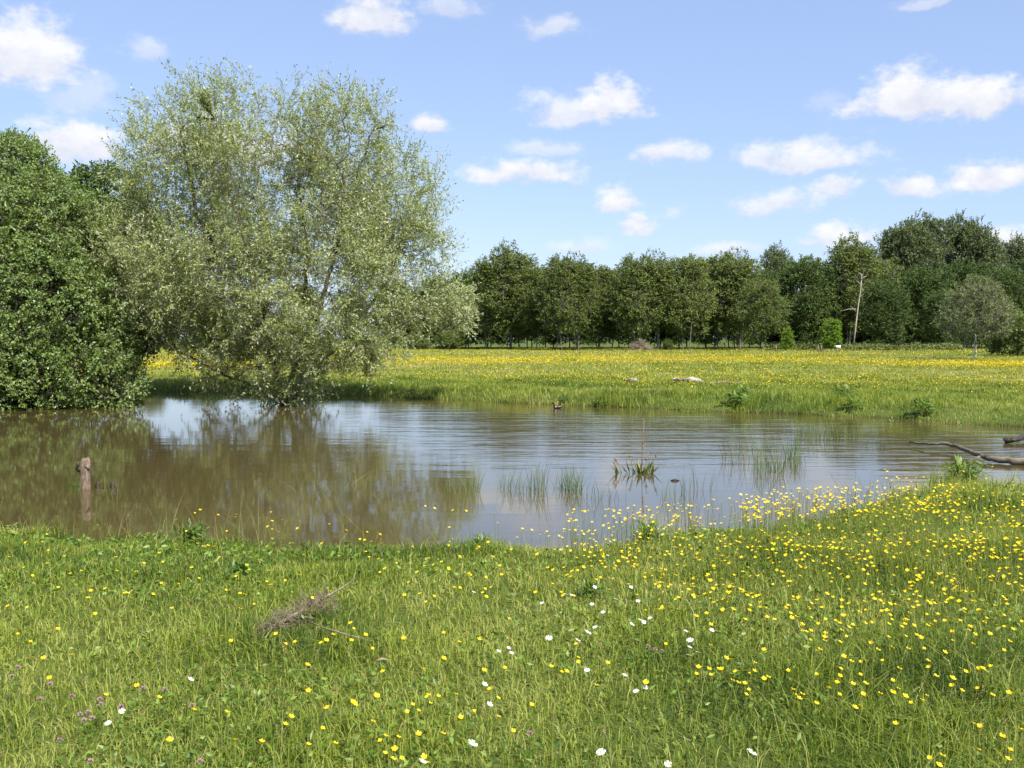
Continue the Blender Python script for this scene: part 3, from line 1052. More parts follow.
base = W(285, 402)
base[2] = WZ - .35
lob_px = [(245, 118, 34, 42, 0, 1.5), (285, 348, 72, 30, -1.3, 1.4), (275, 384, 46, 17, -1.0, .8), (345, 345, 50, 24, -1.6, 1.2), (455, 312, 26, 20, .1, 1.3), (190, 290, 75, 55, 2.0, 1.8), (150, 250, 45, 60, 2.4, 1.6), (230, 330, 60, 30, 1.6, 1.4), # px, py, rx, ry, depth offset, depth radius
    (200, 138, 58, 58, -.5, 2.0), (160, 175, 55, 70, .8, 2.0), (290, 138, 52, 56, .6, 2.0), (345, 150, 55, 60, -.4, 2.2), (395, 205, 52, 62, .2, 2.2),
    (250, 200, 90, 80, -1.6, 1.8), (250, 210, 90, 80, 1.8, 1.8), (400, 260, 55, 50, -.6, 2.2), (430, 308, 48, 28, .2, 1.9), (350, 270, 70, 60, -1.6, 2.2), (190, 270, 80, 65, -1.2, 2.2),
    (140, 250, 42, 60, .5, 2.0), (200, 300, 70, 40, .6, 2.2), (300, 310, 80, 38, -2.4, 1.4), (350, 335, 55, 22, -.9, 1.6), (285, 340, 60, 30, -.6, 1.6), (230, 335, 50, 26, .4, 2.0), (300, 378, 40, 22, -1.3, .9), (275, 370, 45, 30, -1.4, .9),
    (240, 375, 40, 20, -.8, 1.0), (382, 350, 32, 24, -1.4, 1.0), (215, 350, 45, 26, -.9, 1.2), (330, 355, 40, 22, -1.9, .9), (250, 390, 22, 10, -.9, .6), (312, 392, 20, 9, -1.2, .6), (455, 305, 28, 22, .1, 1.3), (165, 320, 40, 26, -.2, 1.6), (320, 230, 90, 70, 0, 2.4), (240, 265, 90, 50, -1.6, 1.8)]
lobes = [(*W(a, b_, dy), rx * S_, dr, ry * S_) for a, b_, rx, ry, dy, dr in lob_px]
attr = in_lobes(lobes, 3600)
limbs_px = [[(285, 402), (282, 380), (262, 330), (232, 280), (205, 215), (195, 150)], [(285, 402), (290, 370), (300, 310), (302, 250), (292, 180), (288, 120)],
            [(285, 402), (296, 372), (325, 310), (345, 240), (352, 190)], [(285, 402), (300, 385), (345, 335), (385, 280), (400, 230)],
            [(285, 402), (272, 385), (235, 345), (185, 300), (150, 240)], [(285, 402), (305, 385), (360, 350), (420, 318)], [(285, 402), (268, 390), (220, 368), (180, 345)],
            [(285, 402), (283, 375), (275, 300), (262, 230)]]
deps = [-.6, .8, -.9, .6, .9, -1.0, -.8, -1.8]
nodes, par = [base], [-1]
for li, (pl, dp) in enumerate(zip(limbs_px, deps)):
    prev = 0
    P3 = [base + np.array([(li - 3.5) * .035, 0, 0])] + [W(a, b_, dp * (i_ + 1) / len(pl) * 2) for i_, (a, b_) in enumerate(pl[1:])]
    for a, c in zip(P3[:-1], P3[1:]):
        k_ = max(1, int(np.linalg.norm(c - a) / .3))
        for q_ in range(1, k_ + 1):
            nodes.append(a + (c - a) * q_ / k_ + rng.normal(0, .025, 3)); par.append(prev); prev = len(nodes) - 1
nodes, par = colonize(attr, nodes, par, .24, 2.2, .30, 70)
gw, rad, cnt, hc = wood_geo(nodes, par, .0055, .47, 5, cap=.24)
tw = Geo()
tipp, outd = fill_twigs(nodes, lobes, 10500, tw, .0032, .25, 2.0)
tips_i = np.where(cnt <= 2)[0]
tipp = np.concatenate([tipp, nodes[tips_i]]); outd = np.concatenate([outd, unit(nodes[tips_i] - nodes[np.maximum(par[tips_i], 0)])])
dens_ = vnoise(tipp[:, 0] * 1.0, tipp[:, 2] + tipp[:, 1] * .7, 1.15, 51)
kp = dens_ + rng.normal(0, .10, len(tipp)) > .36 + .07 * (tipp[:, 2] > 4.5)
tipp, outd = tipp[kp], outd[kp]
hf = tipp[:, 2] > 3.2
g = Geo()
c1 = sprays(g, tipp[hf], outd[hf], 2, .72, .115, .033, 13, droop=.04, up=.75, tw=tw, spread=.55)
c2 = sprays(g, tipp[~hf], outd[~hf], 3, .50, .11, .033, 12, droop=.30, up=.1, tw=tw, spread=.7)
t_ = thing('willow_tree', 'large silvery green willow with many stems standing in the pond', 'tree', tuple(base))
for nm_, gg, mt in (('trunk', gw, M_bark), ('crown', g, M_willow), ('twigs', tw, M_wtwig)):
    o = link(nm_, gg.build('willow_' + nm_, mt), t_)
    o.location = -base
print('willow nodes', len(nodes), 'leaves', c1 + c2)

# ---- the big bush on the left and the darker one behind
def bush(name, label, cat, YB, lob, n_attr, base_px, mat, leaf, per, shoot, kill=.34, shell=.45, barkm=M_darkbark, step=.3, n_fill=6000):
    S = YB / F
    def WW(px, py, dy=0.0):
        p = Q(px, py, YB); return np.array([p[0], YB + dy, p[2]])
    bs = WW(*base_px); bs[2] = gz(bs[0], bs[1]) - .1
    lobes = [(*WW(a, b_, dy), rx * S, dr, ry * S) for a, b_, rx, ry, dy, dr in lob]
    at = in_lobes(lobes, n_attr, shell)
    at = at[at[:, 2] > WZ + .1]
    nodes, par = [bs], [-1]
    for lb_ in lobes:
        c = np.array(lb_[:3]); k_ = max(2, int(np.linalg.norm(c - bs) / .35)); prev = 0
        for q_ in range(1, k_ + 1):
            f = q_ / k_
            nodes.append(bs + (c - bs) * np.array([f ** .8, f ** .8, f]) + rng.normal(0, .05, 3)); par.append(prev); prev = len(nodes) - 1
    nodes, par = colonize(at, nodes, par, step, 2.5, kill, 60)
    gw, rad, cnt, hc = wood_geo(nodes, par, .007, .45, 5, cap=.14)
    tp, od = fill_twigs(nodes, lobes, n_fill, gw, .0026, .62, 1.3, zmin=WZ + .05)
    kp = vnoise(tp[:, 0], tp[:, 2] + tp[:, 1] * .6, 1.5, 52) + rng.normal(0, .2, len(tp)) > .28
    tp, od = tp[kp], od[kp]
    g = Geo()
    c_ = sprays(g, tp, od, 2, shoot, leaf[0], leaf[1], per, droop=.15, up=.35, spread=.8)
    t_ = thing(name, label, cat, tuple(bs))
    for nm_, gg, mt in (('branches', gw, barkm), ('foliage', g, mat)):
        o = link(nm_, gg.build(name + '_' + nm_, mt), t_); o.location = -bs
    print(name, 'leaves', c_)
    return t_


bush('sallow_bush', 'broad dense green sallow bush overhanging the water on the left', 'bush', 30.5,
     [(-10, 190, 62, 58, .4, 2.2), (45, 225, 50, 50, -.3, 2.2), (85, 250, 38, 58, .6, 2.0), (20, 270, 90, 60, -1.0, 2.0), (60, 310, 72, 60, -1.4, 1.9), (105, 330, 38, 58, -.3, 1.8),
      (90, 370, 56, 36, -1.5, 1.5), (10, 350, 80, 56, -1.9, 1.7), (-80, 240, 70, 80, .6, 2.0), (-90, 340, 80, 60, -1.2, 1.7), (5, 168, 40, 36, .5, 1.2), (122, 378, 40, 30, -1.4, 1.2), (40, 385, 60, 26, -2.2, 1.1), (-20, 385, 50, 26, -2.2, 1.1), (60, 250, 60, 60, -.6, 1.8)],
     4200, (0, 400), M_sallow, (.095, .056), 10, .36, kill=.36, n_fill=23000)
bush('alder_tree', 'darker green tree between the sallow bush and the willow', 'tree', 35.5,
     [(105, 205, 38, 40, 0, 1.5), (118, 250, 42, 50, 0, 1.8), (140, 310, 40, 50, .3, 1.8), (75, 240, 40, 60, .5, 1.8), (165, 300, 34, 44, .6, 1.5)],
     1500, (115, 385), M_dark, (.11, .07), 10, .42, kill=.4, n_fill=5500)


# ---- woodland trees: a few grown at real size, then copied
def wood_tree(name, label, hgt, crown, n_attr, mat, bark, leafsz, per, shoot, trunk_h, kill, step=.7, multi=1, r_tip=.011, spread=.7, n_sh=2, cap=.4, up=.3, n_fill=1500):
    """crown: lobes in metres around the trunk foot"""
    at = in_lobes(crown, n_attr, .25)
    nodes, par = [], []
    for mlt in range(multi):
        off = np.array([rng.uniform(-.5, .5), rng.uniform(-.5, .5), 0]) * (1 if multi > 1 else 0)
        prev = -1
        k_ = int(trunk_h / .7)
        tilt = rng.normal(0, .06, 2) * (2 if multi > 1 else 1)
        for q_ in range(k_ + 1):
            zq = trunk_h * q_ / k_
            nodes.append(off + np.array([tilt[0] * zq, tilt[1] * zq, zq - .2])); par.append(prev); prev = len(nodes) - 1
    nodes, par = colonize(at, nodes, par, step, 6, kill, 50)
    gw, rad, cnt, hc = wood_geo(nodes, par, r_tip, .48, 4, cap=cap)
    tp, od = fill_twigs(nodes, crown, n_fill, gw, .005, .5, 6, zmin=.3)
    kp = vnoise(tp[:, 0], tp[:, 2] + tp[:, 1] * .6, 8.0 / hgt, 53) + rng.normal(0, .22, len(tp)) > .26
    tp, od = tp[kp], od[kp]
    g = Geo()
    c_ = sprays(g, tp, od, n_sh, shoot, leafsz[0], leafsz[1], per, droop=.1, up=up, spread=spread, clump_var=.22)
    t_ = thing(name, label, 'tree')
    link('trunk', gw.build(name + '_trunk', bark), t_)
    link('crown', g.build(name + '_crown', mat), t_)
    print(name, 'leaves', c_)
    return t_


def blobs(H, wd, z0, k, tall=1.0):
    """random lobes filling a crown of height H, width wd, starting at z0"""
    out = [(0, 0, (H + z0) / 2, wd * .36, wd * .36, (H - z0) * .42)]
    for q_ in range(k):
        f = (q_ + .5) / k
        zz = z0 + (H - z0) * (.1 + .8 * f)
        rr_ = wd * .5 * math.sin(PI * (.18 + .72 * f)) ** .7
        a = q_ * 2.4 + rng.uniform(-.4, .4)
        r_ = wd * rng.uniform(.15, .24)
        d_ = max(0, rr_ - r_)
        out.append((math.cos(a) * d_, math.sin(a) * d_, zz, r_, r_, r_ * rng.uniform(.8, 1.2) * tall))
    for q_ in range(4):
        a = q_ * 1.57 + rng.uniform(0, 1)
        out.append((math.cos(a) * wd * .18, math.sin(a) * wd * .18, H - wd * .22, wd * .2, wd * .2, wd * .19))
    return out


birches = [wood_tree('birch_tree', 'x', 13, blobs(13, 7.6, 2.4, 14, 1.3), 420, M_wood, M_birch, (.20, .135), 8, .75, 5, .8, multi=3, n_fill=2900) for q_ in range(3)]
oaks = [wood_tree('oak_tree', 'x', 15, blobs(15, 11, 1.5, 16), 600, M_dark, M_darkbark, (.24, .18), 8, .85, 4, .9, cap=.3, n_fill=3400) for q_ in range(2)]
poplars = [wood_tree('poplar_tree', 'x', 21, blobs(21, 12, 3, 20, 1.3), 800, M_poplar, M_darkbark, (.25, .20), 8, .95, 9, 1.0, cap=.45, up=.6, spread=.55, n_fill=4600) for q_ in range(2)]
used = set()


def plant(protos, k, px, top, Yd, label, group, wscale=1.0, h0=13.0, foot=None):
    pr = protos[k % len(protos)]
    p = Q(px, top, Yd)
    x = p[0]
    zg = gz(x, Yd) if foot is None else foot
    sc_h = (p[2] - zg) / h0
    sc = (sc_h * wscale, sc_h * wscale, sc_h)
    rz = rng.uniform(0, 6.28)
    if pr.name not in used:
        used.add(pr.name)
        pr.location = (x, Yd, zg - .1); pr.rotation_euler = (0, 0, rz); pr.scale = sc
        pr['label'] = label; pr['group'] = group
        return pr
    return dup(pr, (x, Yd, zg - .1), rz, sc, label, group)


GB = 'birches along the far edge of the meadow'
row = [(484, 262, 138, 'leftmost birch of the row, beside the drooping end of the willow'), (509, 250, 136, 'tall dark crowned birch near the left end of the far row, standing above its neighbours'),
       (534, 266, 140, 'low birch in the dip right of the tallest at the left of the row'), (556, 260, 137, 'birch with a forked stem above the duck in the far row'), (581, 258, 136, 'slim birch with a pale stem near the left third of the row'),
       (608, 264, 139, 'birch left of the brushwood heap in the far row'), (634, 262, 136, 'birch standing just behind the brushwood heap'), (660, 257, 138, 'birch right of the brushwood heap'), (685, 254, 135, 'broad birch right of centre in the row with a high round top'),
       (712, 256, 137, 'birch left of the tallest crown at the right end of the row'), (738, 253, 134, 'tall birch near the right end of the row'), (766, 276, 128, 'lower lighter green birch closing the right end of the row')]
for k, (px, tp, yd, lb) in enumerate(row):
    plant(birches, k, px + rng.uniform(-4, 4), tp + rng.uniform(-3, 4), yd + rng.uniform(-7, 5), lb, GB, rng.uniform(1.0, 1.4) if k != 1 else 1.25)
GBH = 'trees filling the wood behind the birch row'
for k, px in enumerate(range(440, 790, 27)):
    plant(oaks, k, px + rng.uniform(-6, 6), 272 + rng.uniform(-5, 5), 152 + rng.uniform(-4, 4), 'dark tree filling the gaps behind the birch row', GBH, 1.0, 15)
for k, px in enumerate([395, 350, 300, 255, 205, 150, 95, 30, -60, -150, -250, 420]):
    plant(birches if k % 2 else oaks, k, px, 290 + rng.uniform(-10, 14), 150 + rng.uniform(-5, 10), 'distant tree glimpsed beyond the meadow behind the willow', 'trees behind the willow', 1.1, 13 if k % 2 else 15)
for k, px in enumerate(range(400, 800, 22)):
    dup(oaks[k % 2], (Q(px, 340, 166)[0], 166 + rng.uniform(-3, 3), -.1 - .0), rng.uniform(0, 6.28), (.95, .95, .62), 'low dark tree at the back of the birch wood, seen only between trunks', 'low trees at the back of the birch wood')
GR = 'trees of the wood at the right'
rt = [(oaks, 806, 258, 150, 15, 1.1, 'dark round oak right of the birch row, behind the bright sapling'), (birches, 850, 243, 152, 13, 1.15, 'lighter green tree just behind the dead pale trunk'),
      (poplars, 776, 249, 185, 21, .8, 'grey green poplar top showing above the gap between birch row and oak'), (oaks, 830, 262, 160, 15, 1.0, 'dark oak directly left of the dead pale trunk'),
      (oaks, 886, 282, 140, 15, 1.15, 'dark bushy oak low in front of the poplars, right of the dead trunk'), (birches, 878, 258, 158, 13, 1.1, 'mid green tree between the dead trunk and the tall poplars'),
      (poplars, 893, 232, 180, 21, .85, 'left shoulder poplar of the tall rounded clump'), (poplars, 925, 217, 182, 21, .95, 'tallest poplar at the top of the rounded clump'), (poplars, 957, 220, 185, 21, .9, 'second tallest poplar right of the summit of the clump'),
      (poplars, 908, 224, 178, 21, .95, 'poplar filling the left slope of the clump just below the summit'), (poplars, 974, 226, 180, 21, .95, 'poplar filling the right slope of the clump just below the summit'), (poplars, 984, 238, 182, 21, .85, 'right shoulder poplar of the tall rounded clump'), (oaks, 925, 268, 156, 15, 1.2, 'wide oak below the tallest poplar'), (oaks, 965, 262, 160, 15, 1.15, 'oak behind the grey green tree with the white stem'),
      (poplars, 1016, 240, 190, 21, .8, 'poplar at the right edge beyond the dip in the skyline'), (oaks, 1005, 268, 150, 15, 1.1, 'dark oak low at the right edge of the wood'), (oaks, 1050, 255, 160, 15, 1.2, 'oak just outside the right border of the view'),
      (poplars, 1085, 238, 185, 21, 1, 'poplar beyond the right border of the view'), (oaks, 1120, 270, 150, 15, 1.2, 'oak well beyond the right border'), (poplars, 860, 246, 192, 21, .8, 'poplar top peeping over the tree behind the dead trunk'),
      (oaks, 945, 290, 140, 15, 1.2, 'dark low oak left of the grey green tree')]
for k, (pr, px, tp, yd, h0, ws, lb) in enumerate(rt):
    plant(pr, k, px, tp, yd, lb, GR, ws, h0)
for k, px in enumerate(range(780, 1180, 40)):
    plant(oaks, k, px, 285 + rng.uniform(-8, 8), 172, 'dark tree deep in the right hand wood, mostly hidden', 'hidden trees deep in the right wood', 1.2, 15)

for k, px in enumerate(range(770, 1100, 22)):
    dup(oaks[k % 2], (Q(px, 340, 164)[0], 164 + rng.uniform(-3, 3), -.1), rng.uniform(0, 6.28), (.95, .95, .55), 'low dark tree deep under the right hand wood', 'low trees deep under the right hand wood')
# shrubs standing nearer than the wood
pale = [wood_tree('grey_willow', 'rounded grey green willow with a white stem standing in the meadow at the right', 7, [(0, 0, 3.9, 2.5, 2.4, 2.5), (-1.6, 0, 3.2, 1.5, 1.5, 1.7), (1.6, .3, 3.4, 1.5, 1.5, 1.8), (0, 0, 5.4, 1.6, 1.6, 1.2)], 400, M_pale, M_birch, (.14, .065), 10, .5, 1.6, .5, step=.35, r_tip=.006, cap=.10, up=.6, n_fill=1900)]
p = P(975, 361)
pale[0].location = (p[0], p[1], gz(p[0], p[1])); pale[0].scale = (.93,) * 3; gq = Geo(); gq.tube([(0, 0, -.1), (.03, 0, .7), (-.02, 0, 1.6), (.02, 0, 2.1)], [.085, .075, .07, .06], 9); link('stem_base', gq.build('white_stem', M_white, True), pale[0]); used.add(pale[0].name)
shr = [wood_tree('meadow_shrub', 'x', 4, [(0, 0, 2.0, 2.2, 2.0, 1.8), (1.2, 0, 1.6, 1.4, 1.4, 1.3), (-1.2, 0, 1.5, 1.3, 1.3, 1.3)], 260, M_wood, M_darkbark, (.16, .10), 10, .5, .8, .5, step=.35, r_tip=.006, cap=.1, n_fill=1200)]
shr[0]['category'] = 'shrub'
plant(shr, 0, 1018, 306, 88, 'leafy green shrub at the right border beside the grey green willow', 'shrubs at the foot of the wood', 1.0, 4.2)
plant(shr, 0, 1050, 300, 92, 'shrub just beyond the right border', 'shrubs at the foot of the wood', 1.0, 4.2)
for q_, (px, tp, yd, ws) in enumerate([(668, 338, 139, .8), (450, 328, 140, 1.4), (415, 332, 140, 1.4)]):
    plant(shr, 0, px, tp, yd, ['low shrub right of the brushwood heap', 'shrub showing beyond the drooping end of the willow', 'distant shrub behind the right side of the willow'][q_], 'shrubs at the foot of the wood', ws, 4.2)
sap = [wood_tree('sapling', 'bright yellow green sapling standing alone before the dark wood', 5, [(0, 0, 2.9, 1.1, 1.1, 1.7), (0, 0, 1.7, 1.2, 1.2, 1.0), (.5, 0, 3.8, .6, .6, .8)], 160, M_bright, M_darkbark, (.17, .12), 9, .42, 1.2, .5, step=.35, r_tip=.006, cap=.07, n_fill=600)]
p = Q(831, 318, 118); sap[0].location = (p[0], 118, gz(p[0], 118)); sap[0].scale = (.95, .95, (p[2]) / 4.9); used.add(sap[0].name)
p = Q(788, 327, 122)
dup(sap[0], (p[0], 122, gz(p[0], 122)), 2.0, (.62, .62, p[2] / 4.9), 'smaller green sapling beside the birch row, left of the bright one')

# ---- bramble banks along the foot of the wood
def bramble(x0, x1, y, h, label, nlf=5200):
    g = Geo()
    k = nlf
    X = rng.uniform(x0, x1, k)
    prof = h * (.55 + .45 * vnoise(X, X * 0 + y, .35, 40)) * np.clip(np.minimum(X - x0, x1 - X) / 1.5, .15, 1)
    a = rng.uniform(0, PI, k)
    rr_ = rng.uniform(.6, 1, k)
    Y = y + np.cos(a) * 1.7 * rr_
    Z = np.sin(a) * prof * rr_
    g.leaves(np.stack([X, Y, Z + gz((x0 + x1) / 2, y)], 1), rdir(k), rdir(k) + [0, 0, .5], rng.uniform(.2, .34, k), rng.uniform(.12, .2, k), np.clip(.55 + (vnoise(X, Z, .9, 41) - .5) * .8 + rng.normal(0, .15, k), 0, 1))
    st = Geo()
    m_ = 60
    for q_ in range(m_):
        xx = rng.uniform(x0 + .5, x1 - .5)
        yw = rng.uniform(0, 6.28); t = np.linspace(0, 1, 6)
        st.tube(np.stack([xx + np.cos(yw) * t * 1.4, y + np.sin(yw) * t * 1.4, np.sin(t * PI * .9) * h * .95], 1), .012, 3, cap=False)
    c = np.array([(x0 + x1) / 2, y, 0])
    t_ = thing('bramble_bank', label, 'hedge', tuple(c), group='low bramble banks along the foot of the wood')
    for nm_, gg, mt in (('leaves', g, M_wood), ('stems', st, M_darkbark)):
        o = link(nm_, gg.build('bramble_' + nm_, mt), t_); o.location = -c


bramble(Q(760, 345, 128)[0], Q(822, 345, 128)[0], 128, 1.35, 'arched low bramble bank between the two saplings')
bramble(Q(838, 345, 126)[0], Q(905, 345, 126)[0], 126, 1.1, 'low bramble bank under the dead pale trunk')
bramble(Q(897, 345, 124)[0], Q(968, 345, 124)[0], 124, 1.2, 'low bramble bank left of the white stemmed willow')
bramble(Q(985, 345, 105)[0], Q(1100, 345, 105)[0], 105, 1.3, 'low bramble bank at the right border')

# ---- the standing dead tree
g = Geo()
YD = 136
pl = [Q(851, 345, YD), Q(854, 325, YD), Q(857, 305, YD), Q(860, 290, YD), Q(862, 274, YD)]
pl = [np.array([a[0], YD - 1 + .25 * i_, max(a[2], -.1)]) for i_, a in enumerate(pl)]
g.tube(pl, [.11, .10, .085, .07, .045], 8)
brs = []
for a, c in [((862, 279), (867, 276)), ((861, 285), (856, 281)), ((862, 276), (858, 272)), ((858, 300), (864, 294)), ((856, 312), (850, 306)), ((863, 278), (864, 270)), ((856, 309), (841, 311))]:
    A_, B_ = Q(*a, YD - .3), Q(*c, YD - .3 + rng.uniform(-.8, .8))
    md = (A_ + B_) / 2 + [0, 0, .12]
    br = Geo(); br.tube([A_, md, B_], [.06, .04, .018], 5); brs.append(br)
t_ = thing('dead_tree', 'pale bare dead tree trunk leaning in front of the dark wood', 'dead tree', tuple(pl[0]))
for nm_, gg in [('trunk', g)] + [('branch', q_) for q_ in brs]:
    o = link(nm_, gg.build('dead_' + nm_, M_dead, True), t_); o.location = -pl[0]

# ---- brushwood heap
g = Geo()
c = Q(641, 348, 128); c[2] = 0
for q_ in range(160):
    a = rng.uniform(0, 2 * PI); r_ = rng.uniform(0, 1)
    x = math.cos(a) * r_ * 1.7; y = math.sin(a) * r_ * 1.0
    zt = 1.55 * (1 - r_ ** 1.3) * rng.uniform(.3, 1)
    d = unit([rng.normal(0, 1), rng.normal(0, .6), rng.normal(0, .35) - .3 * np.sign(x) * 0])
    l_ = rng.uniform(.5, 1.1)
    p0 = np.array([x, y, max(zt, .05)])
    e1, e2 = p0 - d * l_ * .6, p0 + d * l_ * .6
    e1[2] = max(e1[2], 0); e2[2] = max(e2[2], 0)
    g.tube([e1, p0, e2], [.035, .03, .012], 4)
tag(link('brushwood_heap', g.build('brushwood_heap', M_twig), loc=(c[0], 128, gz(c[0], 128))), 'tan heap of cut brushwood before the birch row', 'brush heap')

# ---- posts and the little white sign by the saplings
def box(g, c, sx, sy, sz, t=.5):
    V = np.array([(x, y, z_) for z_ in (0, 1) for x, y in ((-1, -1), (1, -1), (1, 1), (-1, 1))], float)
    V = V * [sx / 2, sy / 2, sz] + np.array(c)
    g.add(V, f4=[(3, 2, 1, 0), (4, 5, 6, 7), (0, 1, 5, 4), (1, 2, 6, 5), (2, 3, 7, 6), (3, 0, 4, 7)], t4=t)


def post(px, yd, h, label):
    g = Geo(); x = Q(px, 350, yd)[0]
    box(g, (0, 0, -.2), .13, .12, h + .2)
    V = g.V[0]; V[4:, 0] *= .8; V[4:, 1] *= .8
    g.add(np.array([(-.052, -.048, h), (.052, -.048, h), (.052, .048, h), (-.052, .048, h), (0, 0, h + .06)]), f3=[(0, 1, 4), (1, 2, 4), (2, 3, 4), (3, 0, 4)])
    return tag(link('fence_post', g.build('fence_post', M_post), loc=(x, yd, gz(x, yd))), label, 'post', 'short posts by the saplings')


post(776, 116, .85, 'short wooden post below the smaller sapling'); post(818, 115, .9, 'left post of the pair beside the bright sapling'); post(821.5, 115, .85, 'right post of the pair beside the bright sapling')
x = Q(838, 349, 110)[0]
t_ = thing('notice_board', 'small white notice board on two legs right of the bright sapling', 'sign', (x, 110, gz(x, 110)))
g = Geo(); box(g, (0, -.045, .62), .52, .03, .28); link('panel', g.build('panel', M_signm), t_)
for sx in (-.17, .17):
    g = Geo(); box(g, (sx, 0, -.1), .055, .055, .95); link('leg', g.build('leg', M_post), t_)


# ------------------------------------------------------------------ things in and around the pond
# stump in the water
p = P(85, 489, WZ)
t_ = thing('pond_stump', 'broken pinkish brown wooden stump standing upright in the pond', 'stump', (p[0], p[1], WZ))
g = Geo()
seg, k_ = 14, 9
V, f4 = [], []
for a in range(k_):
    zz = -.35 + a * (.78 / (k_ - 1))
    for b_ in range(seg):
        th = b_ / seg * 2 * PI
        r_ = .062 * (1 + .12 * math.sin(3 * th + a * .5) + .07 * math.sin(5 * th + 1.7 * a)) * (1.05 - .05 * a / k_ + (.10 if a == k_ - 2 else -.25 if a == k_ - 1 else 0))
        zt = zz + (.014 * math.sin(th * 2 + 1) + .012 * math.sin(3 * th) - .03 if a == k_ - 1 else 0)
        V.append((math.cos(th) * r_ + .006 * a * .4, math.sin(th) * r_, zt))
for a in range(k_ - 1):
    for b_ in range(seg):
        f4.append((a * seg + b_, a * seg + (b_ + 1) % seg, (a + 1) * seg + (b_ + 1) % seg, (a + 1) * seg + b_))
V.append((.015, 0, .415))
f3 = [((k_ - 1) * seg + b_, (k_ - 1) * seg + (b_ + 1) % seg, k_ * seg) for b_ in range(seg)]
g.add(V, f4, f3)
link('trunk', g.build('stump_trunk', M_stump), t_)
g = Geo(); g.tube([(-.05, -.01, .24), (-.08, -.03, .28), (-.085, -.03, .34), (-.06, -.02, .37)], [.03, .034, .03, .012], 7); link('knot', g.build('stump_knot', M_darkbark, True), t_)
g = Geo(); g.tube([(.03, -.045, .30), (.06, -.05, .31), (.075, -.05, .27)], [.022, .026, .015], 6); link('knot', g.build('stump_knot', M_stump, True), t_)
for px, lb, s_ in ((98, 'small black knob of wood just right of the pond stump', .9), (113, 'dark wooden knob poking from the water farther right of the stump', 1.0)):
    p = P(px, 488, WZ)
    g = Geo(); g.tube([(0, 0, -.1), (.005, 0, 0), (-.012, 0, .035), (.006, 0, .075), (.0, 0, .088)], [.03 * s_, .036 * s_, .034 * s_, .028 * s_, .01], 8)
    if px > 100:
        g.tube([(-.02, 0, .012), (-.07, -.02, .006), (-.14, -.05, .001)], [.006, .004, .003], 4)
    tag(link('wood_knob', g.build('wood_knob', M_wet, True), loc=tuple(p)), lb, 'wood')


def polylog(name, label, pp, rads, mat, seg=9, extra=()):
    base_ = np.array(pp[-1])
    fine, rf = [], []
    for i_ in range(len(pp) - 1):
        for q_ in range(5):
            f = q_ / 5
            fine.append(np.array(pp[i_]) * (1 - f) + np.array(pp[i_ + 1]) * f + rng.normal(0, .006, 3)); rf.append((rads[i_] * (1 - f) + rads[i_ + 1] * f) * rng.uniform(.9, 1.1))
    fine.append(pp[-1]); rf.append(rads[-1])
    t_ = thing(name, label, 'log', tuple(base_))
    g = Geo(); g.tube(fine, rf, seg); o = link('trunk', g.build(name + '_trunk', mat, True), t_); o.location = -base_
    for e_, r_ in extra:
        g = Geo(); g.tube(e_, r_, 5); o = link('branch', g.build(name + '_branch', mat, True), t_); o.location = -base_
    return t_


lp = [(909, 442, .08), (930, 444, .10), (948, 443.5, .13), (966, 450, .11), (982, 456, .09), (1000, 460, .06), (1040, 463, .05), (1090, 466, .04)]
pp = [P(a, b_, WZ + zz) for a, b_, zz in lp]
e0 = pp[4]
e1 = P(962, 461, WZ + .0)
polylog('fallen_log', 'long thin fallen branch lying across the water at the right, bent in the middle', pp, [.014, .022, .03, .036, .042, .05, .07, .09], M_log,
        extra=[([e0, (e0 + e1) / 2 + [0, 0, -.02], e1 - [0, 0, .05]], [.025, .018, .012])])
lp = [(1004, 441, .04), (1014, 440, .07), (1022, 437, .1), (1060, 432, .08), (1100, 430, .05)]
pp = [P(a, b_, WZ + zz) for a, b_, zz in lp]
polylog('dark_log', 'short dark gnarled log at the right border behind the long fallen branch', pp, [.06, .045, .05, .06, .07], M_wet)
# leafy tuft by the log
# far bleached logs
pp = [P(625, 381, .12), P(629, 380, .20), P(634, 380, .22), P(638, 381, .12)]
polylog('bleached_log', 'short pale log lying alone in the far grass above the duck', pp, [.03, .07, .09, .06], M_dead)
pp = [P(674, 380, .12), P(680, 380.5, .14), P(690, 379.5, .2), P(699, 380.5, .16), P(703, 382, .1)]
polylog('bleached_log', 'thickest pale log of the fallen trunk in the far grass', pp, [.04, .07, .10, .08, .05], M_dead, extra=[([P(681, 380.5, .14), P(676, 378, .3), P(673, 379, .36)], [.05, .03, .02])])
pp = [P(704, 384, .1), P(715, 383, .14), P(725, 382, .16), P(738, 383, .1), P(752, 383.5, .06)]
polylog('bleached_log', 'long thin pale end of the fallen trunk left of the leafy dock', pp, [.035, .03, .045, .03, .02], M_log, extra=[([P(722, 382, .14), P(728, 388, .05)], [.03, .02])])

